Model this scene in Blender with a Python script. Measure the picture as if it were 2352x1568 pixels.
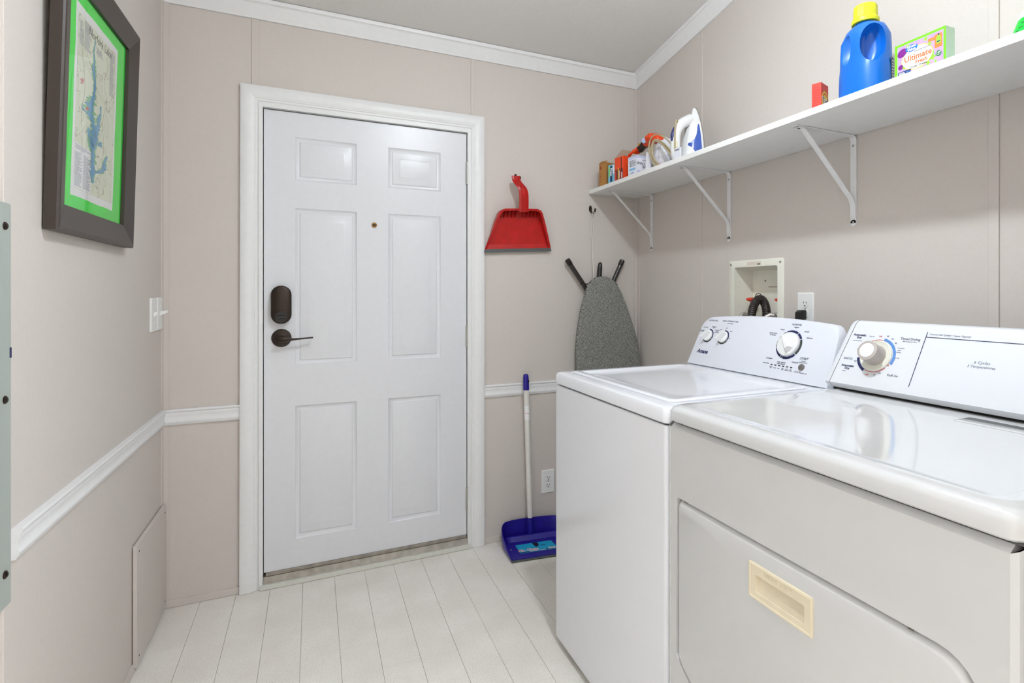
import bpy, bmesh, math, random
from math import sin, cos, pi, radians, sqrt, atan2
from mathutils import Vector, Matrix, Euler

for o in list(bpy.data.objects):
    bpy.data.objects.remove(o, do_unlink=True)
SC = bpy.context.scene
COL = SC.collection
random.seed(7)

# ------------------------------------------------------------------ camera
cam_d = bpy.data.cameras.new('camera')
cam = bpy.data.objects.new('camera', cam_d)
COL.objects.link(cam)
cam.location = (0, 0, 1.2405)
cam.rotation_euler = (radians(90), 0, radians(-25.0))
cam_d.sensor_width = 36
cam_d.lens = 19.081
cam_d.shift_x = -0.05272
cam_d.shift_y = -0.04783
cam_d.clip_start = 0.02
SC.camera = cam
# ------------------------------------------------------------------ world and exposure
w = bpy.data.worlds.new('World')
SC.world = w
w.use_nodes = True
w.node_tree.nodes['Background'].inputs[0].default_value = (0.87, 0.945, 1.0, 1)
w.node_tree.nodes['Background'].inputs[1].default_value = 9.0
SC.view_settings.view_transform = 'Standard'
SC.view_settings.look = 'None'
SC.view_settings.gamma = 1
SC.view_settings.use_curve_mapping = False
SC.view_settings.exposure = -0.05
BULB = 680.0            # emission strength of the ceiling lamp's bulb

# room measures (metres): door wall at YB, side walls at XL and XR, sloped ceiling
YB, XL, XR, YN = 2.60, -0.535, 1.656, -1.25
def zc(y): return 2.444 + 0.16 * (YB - y)
LAMP = (0.674, 0.893, 2.488)

# ------------------------------------------------------------------ materials
def lin(c):
    return tuple(((v / 255) / 12.92 if v <= 10 else (((v / 255) + 0.055) / 1.055) ** 2.4) for v in c)
MATS = {}
def mat(name, rgb, rough=0.5, metal=0.0, var=0.03, scale=40, bump=0.0, bscale=200, coat=0.0, spec=0.5, trans=0.0, emit=0.0, alpha=1.0):
    if name in MATS: return MATS[name]
    m = bpy.data.materials.new(name); m.use_nodes = True
    nt = m.node_tree; b = nt.nodes['Principled BSDF']
    c = lin(rgb)
    tc = nt.nodes.new('ShaderNodeTexCoord')
    n = nt.nodes.new('ShaderNodeTexNoise'); n.inputs['Scale'].default_value = scale; n.inputs['Detail'].default_value = 4
    nt.links.new(tc.outputs['Object'], n.inputs['Vector'])
    r = nt.nodes.new('ShaderNodeValToRGB')
    r.color_ramp.elements[0].position = 0.3; r.color_ramp.elements[1].position = 0.7
    r.color_ramp.elements[0].color = (*[v * (1 - var) for v in c], 1)
    r.color_ramp.elements[1].color = (*[min(1, v * (1 + var)) for v in c], 1)
    nt.links.new(n.outputs['Fac'], r.inputs['Fac'])
    nt.links.new(r.outputs['Color'], b.inputs['Base Color'])
    b.inputs['Roughness'].default_value = rough
    b.inputs['Metallic'].default_value = metal
    b.inputs['Specular IOR Level'].default_value = spec
    b.inputs['Coat Weight'].default_value = coat
    b.inputs['Coat Roughness'].default_value = 0.06
    b.inputs['Transmission Weight'].default_value = trans
    b.inputs['Alpha'].default_value = alpha
    if emit:
        b.inputs['Emission Color'].default_value = (*c, 1); b.inputs['Emission Strength'].default_value = emit
    if bump:
        n2 = nt.nodes.new('ShaderNodeTexNoise'); n2.inputs['Scale'].default_value = bscale; n2.inputs['Detail'].default_value = 3
        nt.links.new(tc.outputs['Object'], n2.inputs['Vector'])
        bp = nt.nodes.new('ShaderNodeBump'); bp.inputs['Strength'].default_value = bump; bp.inputs['Distance'].default_value = 0.002
        nt.links.new(n2.outputs['Fac'], bp.inputs['Height']); nt.links.new(bp.outputs['Normal'], b.inputs['Normal'])
    MATS[name] = m
    return m

WALL = mat('wall vinyl', (208, 200, 193), 0.55, var=0.015, scale=120, bump=0.12, bscale=700, spec=0.35)
TRIM = mat('white trim paint', (232, 232, 232), 0.38, var=0.015)
DOORW = mat('white door paint', (222, 223, 227), 0.30, var=0.012, bump=0.05, bscale=60)
CEIL = mat('textured ceiling', (226, 224, 221), 0.9, var=0.03, scale=200, bump=1.0, bscale=150)
BRONZE = mat('oil rubbed bronze', (46, 34, 26), 0.38, metal=0.6, var=0.15, scale=300, coat=0.15)
BLACK = mat('black plastic', (22, 20, 20), 0.35)
DARKGAP = mat('dark rubber', (24, 20, 17), 0.8)
STEEL = mat('brushed steel', (178, 176, 170), 0.35, metal=0.9)
ALU = mat('worn aluminium', (150, 143, 133), 0.5, metal=0.35, var=0.2, scale=30)
SILL = mat('pale sill paint', (214, 214, 204), 0.5, var=0.04, scale=60)
WASH = mat('washer enamel', (231, 232, 237), 0.16, var=0.006, coat=0.5)
WASHP = mat('washer console plastic', (224, 226, 234), 0.35, var=0.006)
DRY = mat('dryer enamel', (206, 206, 206), 0.10, var=0.006, coat=0.7)
DRYP = mat('dryer console plastic', (224, 226, 230), 0.35, var=0.006)
CREAM = mat('cream plastic', (228, 216, 190), 0.4, var=0.03)
WHITEP = mat('white plastic', (236, 236, 234), 0.35, var=0.01)
BOXP = mat('ivory box plastic', (234, 232, 219), 0.4, var=0.015)
SHELF = mat('white shelf board', (236, 236, 234), 0.45, var=0.015, scale=25)
BRKT = mat('white bracket metal', (232, 232, 232), 0.35)
INKG = mat('grey print', (112, 114, 126), 0.6)
INKN = mat('navy print', (28, 34, 84), 0.5)
INKB = mat('blue print', (92, 140, 205), 0.5)
INKD = mat('dark green grey print', (58, 64, 60), 0.5)
LITEG = mat('pale grey print', (150, 156, 172), 0.6)
INKR = mat('red print', (205, 60, 50), 0.5)
REDP = mat('red plastic', (180, 12, 6), 0.35, var=0.14, scale=25)
GREYR = mat('grey rubber', (84, 88, 88), 0.6)
NAVYP = mat('dark blue plastic', (32, 18, 138), 0.35, var=0.15, scale=30)
STICK = mat('white metal tube', (226, 222, 216), 0.35)
BLUEP = mat('blue bottle plastic', (10, 104, 200), 0.32, var=0.03, scale=10)
YELP = mat('yellow cap plastic', (214, 214, 36), 0.4, var=0.03)
BRASS = mat('brass', (160, 118, 62), 0.35, metal=0.8)
HOSEG = mat('black corrugated hose', (52, 44, 40), 0.45)
BRAID = mat('braided hose', (190, 182, 176), 0.35, metal=0.5, var=0.25, scale=500)
VALVR = mat('red valve handle', (214, 58, 34), 0.4)
CARD = mat('brown cardboard', (172, 122, 62), 0.75, var=0.05)
CARDG = mat('grey cardboard inside', (176, 164, 146), 0.8)
PAPERW = mat('white carton', (228, 230, 240), 0.55)
PAPERB = mat('sky blue carton', (38, 166, 222), 0.45)
ORANGE = mat('orange carton', (232, 72, 26), 0.45, var=0.08, scale=30)
DKRED = mat('dark red carton', (150, 44, 26), 0.45, var=0.08)
ORANGEF = mat('orange film', (240, 76, 24), 0.3, var=0.08, scale=40)
BROWNF = mat('dark brown film', (48, 26, 20), 0.35)
GOLDF = mat('gold film', (212, 160, 60), 0.35)
BAGW = mat('white plastic film', (226, 226, 234), 0.3, bump=0.5, bscale=40)
CORD = mat('beige cord', (176, 162, 130), 0.55)
IRONW = mat('white iron plastic', (234, 235, 234), 0.3)
IRONB = mat('translucent blue plastic', (52, 88, 176), 0.2, coat=0.4)
TIDER = mat('red orange carton', (232, 66, 52), 0.5)
GREENC = mat('lime green carton', (116, 206, 20), 0.4)
LILAC = mat('lilac print', (182, 150, 214), 0.45, var=0.12, scale=60)
PURPLE = mat('plum print', (120, 24, 128), 0.4)
ORAPR = mat('orange brown print', (200, 110, 50), 0.5)
ORALAB = mat('orange label print', (238, 124, 48), 0.5)
BLUEPR = mat('bright blue print', (12, 112, 222), 0.5)
NAVYPR = mat('deep navy print', (16, 50, 100), 0.5)
GRNPR = mat('green print', (24, 112, 44), 0.5)
LEAFPR = mat('leaf green print', (140, 210, 40), 0.5)
PEACHP = mat('peach print', (240, 150, 120), 0.5)
PALEG = mat('pale green carton', (196, 222, 200), 0.5)
YELPR = mat('yellow print', (236, 206, 50), 0.5)
WHPR = mat('white print', (240, 240, 240), 0.5)
FRAME = mat('dark brown frame wood', (54, 44, 38), 0.45, var=0.2, scale=500, coat=0.1)
MATG = mat('green mount board', (6, 214, 40), 0.7, var=0.02)
PAPERM = mat('map paper margin', (222, 222, 220), 0.7)
LAKE = mat('lake blue print', (92, 150, 186), 0.7, var=0.12, scale=90)
WOODL = mat('lake shore green print', (122, 176, 128), 0.7, var=0.15, scale=90)
ROADP = mat('road print', (150, 138, 120), 0.7)
TXTP = mat('small text print', (142, 150, 160), 0.7)
PANELG = mat('grey green panel enamel', (162, 169, 162), 0.45, var=0.02)
LABEL = mat('cyan label', (22, 160, 204), 0.4)
SKIN = mat('light orange print', (232, 160, 80), 0.5)
BRIST = mat('straw bristle', (120, 104, 70), 0.8)

def mat_floor():
    m = bpy.data.materials.new('speckled vinyl plank'); m.use_nodes = True
    nt = m.node_tree; b = nt.nodes['Principled BSDF']
    g = nt.nodes.new('ShaderNodeNewGeometry')
    n = nt.nodes.new('ShaderNodeTexNoise'); n.inputs['Scale'].default_value = 400; n.inputs['Detail'].default_value = 2
    nt.links.new(g.outputs['Position'], n.inputs['Vector'])
    r = nt.nodes.new('ShaderNodeValToRGB'); e = r.color_ramp.elements
    e[0].position = 0.28; e[0].color = (*lin((168, 158, 145)), 1)
    e[1].position = 0.42; e[1].color = (*lin((238, 234, 227)), 1)
    nt.links.new(n.outputs['Fac'], r.inputs['Fac'])
    n2 = nt.nodes.new('ShaderNodeTexNoise'); n2.inputs['Scale'].default_value = 5
    nt.links.new(g.outputs['Position'], n2.inputs['Vector'])
    r2 = nt.nodes.new('ShaderNodeValToRGB'); e = r2.color_ramp.elements
    e[0].color = (0.93, 0.915, 0.90, 1); e[1].color = (1, 1, 1, 1); e[0].position = .35; e[1].position = .65
    nt.links.new(n2.outputs['Fac'], r2.inputs['Fac'])
    mx = nt.nodes.new('ShaderNodeMixRGB'); mx.blend_type = 'MULTIPLY'; mx.inputs[0].default_value = 1
    nt.links.new(r.outputs['Color'], mx.inputs[1]); nt.links.new(r2.outputs['Color'], mx.inputs[2])
    nt.links.new(mx.outputs['Color'], b.inputs['Base Color'])
    b.inputs['Roughness'].default_value = 0.42
    b.inputs['Specular IOR Level'].default_value = 0.4
    return m
FLOOR = mat_floor()
FLOORJ = mat('plank joint', (196, 188, 175), 0.7)

def mat_herring():
    m = bpy.data.materials.new('grey herringbone cloth'); m.use_nodes = True
    nt = m.node_tree; b = nt.nodes['Principled BSDF']
    g = nt.nodes.new('ShaderNodeNewGeometry')
    s = nt.nodes.new('ShaderNodeSeparateXYZ'); nt.links.new(g.outputs['Position'], s.inputs[0])
    def M(op, a, bb=None, c=None):
        x = nt.nodes.new('ShaderNodeMath'); x.operation = op
        for i, v in enumerate((a, bb, c)):
            if v is None: continue
            if isinstance(v, (int, float)): x.inputs[i].default_value = v
            else: nt.links.new(v, x.inputs[i])
        return x.outputs[0]
    pp = M('PINGPONG', M('ADD', s.outputs['X'], 10.0), 0.0125)
    v = M('ADD', s.outputs['Z'], M('MULTIPLY', pp, 1.05))
    n = nt.nodes.new('ShaderNodeTexNoise'); n.inputs['Scale'].default_value = 420; n.inputs['Detail'].default_value = 2
    nt.links.new(g.outputs['Position'], n.inputs['Vector'])
    v2 = M('ADD', v, M('MULTIPLY', M('SUBTRACT', n.outputs['Fac'], 0.5), 0.0070))
    st = M('SINE', M('MULTIPLY', v2, 2 * pi / 0.0066))
    mp = nt.nodes.new('ShaderNodeMapRange'); mp.inputs[1].default_value = -0.9; mp.inputs[2].default_value = 0.9
    nt.links.new(st, mp.inputs[0])
    r = nt.nodes.new('ShaderNodeValToRGB'); e = r.color_ramp.elements
    e[0].color = (*lin((50, 48, 46)), 1); e[1].color = (*lin((178, 180, 174)), 1); e[0].position = .25; e[1].position = .8
    nt.links.new(mp.outputs[0], r.inputs['Fac'])
    nt.links.new(r.outputs['Color'], b.inputs['Base Color']); b.inputs['Roughness'].default_value = 0.9
    b.inputs['Specular IOR Level'].default_value = 0.1
    return m
HERR = mat_herring()

def mat_map():
    m = bpy.data.materials.new('printed map paper'); m.use_nodes = True
    nt = m.node_tree; b = nt.nodes['Principled BSDF']
    g = nt.nodes.new('ShaderNodeNewGeometry')
    v = nt.nodes.new('ShaderNodeTexNoise'); v.inputs['Scale'].default_value = 16; v.inputs['Detail'].default_value = 3
    nt.links.new(g.outputs['Position'], v.inputs['Vector'])
    r = nt.nodes.new('ShaderNodeValToRGB'); r.color_ramp.elements[0].position = .488; r.color_ramp.elements[1].position = .494
    e = r.color_ramp.elements; e[0].color = (*lin((206, 210, 186)), 1); e[1].color = (*lin((160, 152, 134)), 1)
    e2 = e.new(.500); e2.color = (*lin((160, 152, 134)), 1); e3 = e.new(.506); e3.color = (*lin((210, 214, 192)), 1)
    nt.links.new(v.outputs['Fac'], r.inputs['Fac'])
    nt.links.new(r.outputs['Color'], b.inputs['Base Color']); b.inputs['Roughness'].default_value = .8
    return m
MAPP = mat_map()

def mat_glass():
    m = bpy.data.materials.new('picture glass'); m.use_nodes = True
    nt = m.node_tree
    for n in list(nt.nodes): nt.nodes.remove(n)
    o = nt.nodes.new('ShaderNodeOutputMaterial'); mx = nt.nodes.new('ShaderNodeMixShader')
    t = nt.nodes.new('ShaderNodeBsdfTransparent'); gl = nt.nodes.new('ShaderNodeBsdfGlossy'); gl.inputs['Roughness'].default_value = 0.02
    fr = nt.nodes.new('ShaderNodeFresnel'); fr.inputs['IOR'].default_value = 1.6
    gm = nt.nodes.new('ShaderNodeNewGeometry'); inv = nt.nodes.new('ShaderNodeMath'); inv.operation = 'SUBTRACT'; inv.inputs[0].default_value = 1
    nt.links.new(gm.outputs['Backfacing'], inv.inputs[1]); mu = nt.nodes.new('ShaderNodeMath'); mu.operation = 'MULTIPLY'
    nt.links.new(fr.outputs[0], mu.inputs[0]); nt.links.new(inv.outputs[0], mu.inputs[1])
    nt.links.new(mu.outputs[0], mx.inputs[0]); nt.links.new(t.outputs[0], mx.inputs[1]); nt.links.new(gl.outputs[0], mx.inputs[2])
    nt.links.new(mx.outputs[0], o.inputs[0])
    return m
GLASS = mat_glass()

# ------------------------------------------------------------------ mesh helpers
def wloc(o):
    v = Vector((0, 0, 0))
    while o is not None:
        v += o.location; o = o.parent
    return v
def tag(o, label=None, cat=None, group=None, kind=None):
    if label: o['label'] = label
    if cat: o['category'] = cat
    if group: o['group'] = group
    if kind: o['kind'] = kind
    return o
def empty(name, loc, label=None, cat=None, group=None, kind=None):
    o = bpy.data.objects.new(name, None); COL.objects.link(o)
    o.location = loc; o.empty_display_size = 0.05
    return tag(o, label, cat, group, kind)

class MB:
    def __init__(s): s.v = []; s.f = []
    def add(s, vs, fs):
        b = len(s.v); s.v += [tuple(p) for p in vs]; s.f += [tuple(i + b for i in f) for f in fs]; return s
    def box(s, x0, x1, y0, y1, z0, z1):
        vs = [(x, y, z) for z in (z0, z1) for y in (y0, y1) for x in (x0, x1)]
        return s.add(vs, [(0, 2, 3, 1), (4, 5, 7, 6), (0, 1, 5, 4), (2, 6, 7, 3), (0, 4, 6, 2), (1, 3, 7, 5)])
    def hexa(s, lo, hi):
        """two quads/rings of equal length: a closed prism"""
        n = len(lo)
        fs = [tuple(reversed(range(n))), tuple(range(n, 2 * n))]
        fs += [(i, (i + 1) % n, n + (i + 1) % n, n + i) for i in range(n)]
        return s.add(list(lo) + list(hi), fs)
    def prism(s, pts, d):
        d = Vector(d); lo = [Vector(p) for p in pts]
        return s.hexa(lo, [p + d for p in lo])
    def loft(s, rings, cap0=True, cap1=True):
        n = len(rings[0]); vs = [p for r in rings for p in r]; fs = []
        if cap0: fs.append(tuple(reversed(range(n))))
        if cap1: fs.append(tuple(range((len(rings) - 1) * n, len(rings) * n)))
        for k in range(len(rings) - 1):
            a = k * n; b = a + n
            fs += [(a + i, a + (i + 1) % n, b + (i + 1) % n, b + i) for i in range(n)]
        return s.add(vs, fs)
    def tube(s, path, r, n=10, caps=True):
        P = [Vector(p) for p in path]; m = len(P)
        rr = r if isinstance(r, (list, tuple)) else [r] * m
        T = [(P[min(i + 1, m - 1)] - P[max(i - 1, 0)]).normalized() for i in range(m)]
        up = Vector((0, 0, 1)) if abs(T[0].z) < .9 else Vector((1, 0, 0))
        N = (up - T[0] * up.dot(T[0])).normalized(); rings = []
        for i in range(m):
            N = (N - T[i] * N.dot(T[i])).normalized(); B = T[i].cross(N)
            rings.append([P[i] + (N * cos(2 * pi * k / n) + B * sin(2 * pi * k / n)) * rr[i] for k in range(n)])
        return s.loft(rings, caps, caps)
    def lathe(s, prof, c, axis=(0, 0, 1), n=24, ell=None):
        """prof: list of (radius, distance along axis)"""
        A = Vector(axis).normalized(); c = Vector(c)
        U = (Vector((0, 0, 1)) if abs(A.z) < .9 else Vector((1, 0, 0))); U = (U - A * U.dot(A)).normalized(); W = A.cross(U)
        rings = [[c + A * h + (U * cos(2 * pi * k / n) + W * sin(2 * pi * k / n)) * r for k in range(n)] for r, h in prof]
        return s.loft(rings)
    def ribbon(s, path, nrm, wd, th):
        """flat strip of width wd along path, thickness th in direction nrm"""
        P = [Vector(p) for p in path]; nrm = Vector(nrm).normalized(); rings = []
        for i in range(len(P)):
            T = (P[min(i + 1, len(P) - 1)] - P[max(i - 1, 0)]).normalized()
            S = T.cross(nrm).normalized() * wd / 2; N = S.cross(T).normalized() * th / 2
            rings.append([P[i] - S - N, P[i] + S - N, P[i] + S + N, P[i] - S + N])
        return s.loft(rings)
    def xf(s, M):
        s.v = [tuple(M @ Vector(p)) for p in s.v]; return s
    def build(s, name, m, parent=None, bevel=0, seg=2, smooth=None, label=None, cat=None, group=None, kind=None, weld=False):
        V = [Vector(p) for p in s.v]
        lo = Vector((min(p.x for p in V), min(p.y for p in V), min(p.z for p in V)))
        hi = Vector((max(p.x for p in V), max(p.y for p in V), max(p.z for p in V)))
        o0 = (lo + hi) / 2
        if parent is None: o0.z = lo.z
        me = bpy.data.meshes.new(name)
        me.from_pydata([p - o0 for p in V], [], s.f)
        bm = bmesh.new(); bm.from_mesh(me)
        if weld: bmesh.ops.remove_doubles(bm, verts=bm.verts, dist=1e-5)
        bmesh.ops.recalc_face_normals(bm, faces=bm.faces)
        bm.to_mesh(me); bm.free()
        me.materials.append(m)
        o = bpy.data.objects.new(name, me); COL.objects.link(o)
        o.location = o0 - (wloc(parent) if parent is not None else Vector((0, 0, 0)))
        o.parent = parent
        if bevel:
            bv = o.modifiers.new('bevel', 'BEVEL'); bv.width = bevel; bv.segments = seg; bv.limit_method = 'ANGLE'; bv.angle_limit = radians(35)
            bv.harden_normals = True; smooth = smooth or 40
        if smooth:
            me.polygons.foreach_set('use_smooth', [True] * len(me.polygons))
            me.set_sharp_from_angle(angle=radians(smooth))
        return tag(o, label, cat, group, kind)

def basis(o, r, u):
    r = Vector(r).normalized(); u = Vector(u); u = (u - r * u.dot(r)).normalized(); n = r.cross(u)
    M = Matrix.Identity(4)
    for i in range(3): M[i][0], M[i][1], M[i][2], M[i][3] = r[i], u[i], n[i], o[i]
    return M
def text(body, size, o, r, u, m, parent, name='lettering', ext=0.0003, align='CENTER', shear=0.0, sx=1.0, bold=0.0):
    c = bpy.data.curves.new('t', 'FONT'); c.body = body; c.size = size; c.align_x = align; c.align_y = 'CENTER'
    c.extrude = ext; c.shear = shear; c.resolution_u = 2; c.offset = bold; c.space_line = 0.85
    t = bpy.data.objects.new('t', c); COL.objects.link(t)
    bpy.context.view_layer.update()
    dg = bpy.context.evaluated_depsgraph_get()
    me0 = t.evaluated_get(dg).to_mesh()
    vs = [tuple(v.co) for v in me0.vertices]; fs = [tuple(p.vertices) for p in me0.polygons]
    t.evaluated_get(dg).to_mesh_clear()
    bpy.data.objects.remove(t); bpy.data.curves.remove(c)
    if not vs: return None
    mb = MB().add([(x * sx, y, z) for x, y, z in vs], fs).xf(basis(o, r, u))
    V = [Vector(p) for p in mb.v]; o0 = sum(V, Vector()) / len(V)
    me = bpy.data.meshes.new(name); me.from_pydata([p - o0 for p in V], [], mb.f); me.materials.append(m)
    ob = bpy.data.objects.new(name, me); COL.objects.link(ob); ob.parent = parent; ob.location = o0 - wloc(parent)
    return ob
def circ(n, r, a0=0, a1=2 * pi, c=(0, 0), rb=None):
    rb = rb or r
    return [(c[0] + r * cos(a0 + (a1 - a0) * i / n), c[1] + rb * sin(a0 + (a1 - a0) * i / n)) for i in range(n + (0 if abs(a1 - a0 - 2 * pi) < 1e-6 else 1))]
def rrect(x0, x1, y0, y1, r, n=5):
    p = []
    for cx, cy, a in ((x1 - r, y1 - r, 0), (x0 + r, y1 - r, pi / 2), (x0 + r, y0 + r, pi), (x1 - r, y0 + r, 1.5 * pi)):
        p += [(cx + r * cos(a + pi / 2 * i / n), cy + r * sin(a + pi / 2 * i / n)) for i in range(n + 1)]
    return p
def bez(p, n=16):
    """Catmull-Rom through points"""
    P = [Vector(q) for q in p]; out = []
    for i in range(len(P) - 1):
        a, b, c, d = P[max(i - 1, 0)], P[i], P[i + 1], P[min(i + 2, len(P) - 1)]
        for k in range(n):
            t = k / n
            out.append(0.5 * ((2 * b) + (c - a) * t + (2 * a - 5 * b + 4 * c - d) * t * t + (3 * b - a - 3 * c + d) * t ** 3))
    out.append(P[-1]); return out
def plate(outline, holes_unused, M, d):
    pass

# ================================================================== SETTING
TH = 0.14
# ---- floor
fl = MB().box(XL - .2, XR + .2, YN, YB + .2, -0.12, -0.003).build('floor', FLOORJ, kind='structure')
x = XL; k = 0
edges = [-0.162 + .1235 * i for i in range(-4, 16)]
edges = [XL] + [e for e in edges if XL + .01 < e < XR - .01] + [XR]
mesh_cache = {}
for i in range(len(edges) - 1):
    y1 = YB; j = 0
    first = random.choice((.13, .21, .29, .36))
    while y1 > -0.05:
        L = first if j == 0 else .4315
        y0 = max(y1 - L, -0.45)
        g = .0006
        key = (round(edges[i + 1] - edges[i], 4), round(L, 3))
        if key in mesh_cache:
            p = mesh_cache[key].copy(); COL.objects.link(p)
            p.location = Vector(((edges[i] + edges[i + 1]) / 2, (y1 - L + y1) / 2, -.0015)) - fl.location
        else:
            p = MB().box(edges[i] + g, edges[i + 1] - g, y1 - L + .0001, y1 - .0001, -0.003, 0.0).build('floor_plank', FLOOR, fl)
            mesh_cache[key] = p
        y1 -= L; j += 1
MB().box(XL, XR, YN, -0.47, -0.003, 0).build('floor_sheet', FLOOR, fl)

# ---- ceiling
ce = MB().prism([(XL - .2, YN, zc(YN)), (XL - .2, YB + .2, zc(YB + .2)), (XL - .2, YB + .2, zc(YB + .2) + .12), (XL - .2, YN, zc(YN) + .12)], (XR - XL + .4, 0, 0)).build('ceiling', CEIL, kind='structure')

# ---- back wall with door opening
DX0, DX1, DZ = -.205, .697, 2.036
wb = empty('wall_back', (.56, YB, 0), kind='structure')
MB().box(XL - .2, -.222, YB, YB + TH, 0, 2.5).build('wall_panel', WALL, wb)
MB().box(-.222, .709, YB, YB + TH, DZ, 2.5).build('wall_panel', WALL, wb)
MB().box(.709, XR + .2, YB, YB + TH, 0, 2.5).build('wall_panel', WALL, wb)
MB().box(-.222, DX0, YB, YB + TH, 0, DZ).build('wall_panel', WALL, wb)
MB().box(DX1, .709, YB, YB + TH, 0, DZ).build('wall_panel', WALL, wb)
for a, b in ((-.231, -.204), (.699, .718)):
    MB().box(a, b, YB - .004, YB + .001, 2.04, 2.45).build('batten', WALL, wb, bevel=.0012)
MB().box(XL - .001, XL + .022, YB - .004, YB + .001, 0, 2.45).build('corner_batten', WALL, wb, bevel=.0012)
MB().box(XR - .022, XR + .001, YB - .004, YB + .001, 0, 2.45).build('corner_batten', WALL, wb, bevel=.0012)

# ---- left wall
wl = empty('wall_left', (XL, .7, 0), kind='structure')
def sidewall(parent, x0, x1, y0, y1):
    return MB().prism([(x0, y0, 0), (x0, y1, 0), (x0, y1, zc(y1) + .02), (x0, y0, zc(y0) + .02)], (x1 - x0, 0, 0))
sidewall(wl, XL - TH, XL, 1.395, YB + .0).build('wall_panel', WALL, wl)
sidewall(wl, XL - TH, XL, .18, 1.395).build('wall_panel', WALL, wl)
sidewall(wl, XL - TH, XL, YN, .18).build('wall_panel', WALL, wl)
MB().box(XL - .001, XL + .004, 1.382, 1.404, 1.411, zc(1.39) - .02).build('batten', WALL, wl, bevel=.0012)
MB().box(XL - .001, XL + .004, 1.382, 1.404, 0, .643).build('batten', WALL, wl, bevel=.0012)
MB().box(XL - .001, XL + .004, YB - .022, YB - .002, 0, 2.44).build('corner_batten', WALL, wl, bevel=.0012)
# access board screwed to the left wall in the corner
ab = MB().box(XL + .002, XL + .014, 2.2, YB - .006, .014, .411).build('wall_access_panel', WALL, bevel=.0015,
        label='wall coloured access board on the lower left wall beside the door', cat='access panel')
for y, z in ((2.225, .385), (2.225, .04), (2.57, .385), (2.57, .04)):
    MB().lathe([(.003, 0), (.003, .0012), (.001, .0014)], (XL + .0138, y, z), (1, 0, 0), 8).build('screw', BRONZE, ab)

# ---- right wall with the hole for the washer box
wr = empty('wall_right', (XR, .7, 0), kind='structure')
sidewall(wr, XR, XR + TH, 2.041, YB).build('wall_panel', WALL, wr)
HB = (1.578, 1.818, 1.095, 1.348)
mb = MB()
def pan(y0, y1, z0, z1): mb.box(XR, XR + TH, y0, y1, z0, z1)
pan(.8335, HB[0], 0, 2.4); pan(HB[1], 2.041, 0, 2.4); pan(HB[0], HB[1], 0, HB[2]); pan(HB[0], HB[1], HB[3], 2.4)
mb.prism([(XR, .8335, 2.4), (XR, 2.041, 2.4), (XR, 2.041, zc(2.041) + .02), (XR, .8335, zc(.8335) + .02)], (TH, 0, 0))
mb.build('wall_panel', WALL, wr)
sidewall(wr, XR, XR + TH, .20, .8335).build('wall_panel', WALL, wr)
MB().box(XR - .0025, XR + .001, 2.036, 2.046, 0, zc(2.05) - .03).build('batten', WALL, wr, bevel=.001)
MB().box(XR - .0045, XR + .001, .821, .846, 0, zc(.85) - .03).build('batten', WALL, wr, bevel=.0015)
MB().box(XR - .004, XR + .001, YB - .022, YB - .002, 0, 2.44).build('corner_batten', WALL, wr, bevel=.0012)

MB().box(XL - .2, XR + .2, YN - TH, YN, 0, zc(YN) + .02).build('wall_front', WALL, kind='structure')
MB().prism([(.80, .20, 0), (.80, .335, 0), (.80, .335, zc(.335) + .02), (.80, .20, zc(.20) + .02)], (XR + TH - .80, 0, 0)).build('wall_unseen_shade', WALL, kind='structure')  # assumed wall out of view, added to keep the dryer's side dark
# ---- crown moulding (trim), chair rail, base strips
CR = [(0, .066), (.010, .066), (.013, .058), (.016, .054), (.020, .046), (.030, .030), (.038, .018), (.040, .014), (.048, .011), (.050, .005), (.050, -.004), (0, -.004)]
mb = MB(); mb.hexa([(XL, YB - a, zc(YB) - d + .001) for a, d in CR], [(XR, YB - a, zc(YB) - d + .001) for a, d in CR])
mb.build('trim_1', TRIM, smooth=50, kind='structure')
for nm, xw, sg, ye in (('trim_2', XR, -1, .335), ('trim_3', XL, 1, YN)):
    MB().hexa([(xw + sg * a, ye, zc(ye) - d + .001) for a, d in CR], [(xw + sg * a, YB - .001, zc(YB) - d + .001) for a, d in CR]).build(nm, TRIM, smooth=50, kind='structure')
RL = [(0, 0), (.007, 0), (.009, .006), (.012, .010), (.012, .016), (.009, .022), (.010, .036), (.013, .044), (.012, .049), (.016, .053), (.018, .058), (.016, .062), (0, .062)]
def rail(name, p0, p1, out):
    out = Vector(out)
    MB().hexa([Vector(p0) + out * a + Vector((0, 0, d)) for a, d in RL], [Vector(p1) + out * a + Vector((0, 0, d)) for a, d in RL]).build(name, TRIM, smooth=50, kind='structure')
rail('trim_4', (XL, YB, .718), (-.2725, YB, .718), (0, -1, 0))
rail('trim_5', (.757, YB, .721), (XR, YB, .721), (0, -1, 0))
rail('trim_6', (XL, 1.42, .716), (XL, YB - .001, .718), (1, 0, 0))
MB().box(XL, -.274, YB - .008, YB, .001, .029).build('baseboard_back', WALL, bevel=.001, kind='structure')
MB().box(.764, XR, YB - .008, YB, .001, .029).build('baseboard_back', WALL, bevel=.001, kind='structure')
MB().box(XL, XL + .008, YN, 2.197, .001, .03).build('baseboard_left', WALL, bevel=.001, kind='structure')
MB().box(XR - .008, XR, .335, YB - .01, .001, .03).build('baseboard_right', WALL, bevel=.001, kind='structure')

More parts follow.
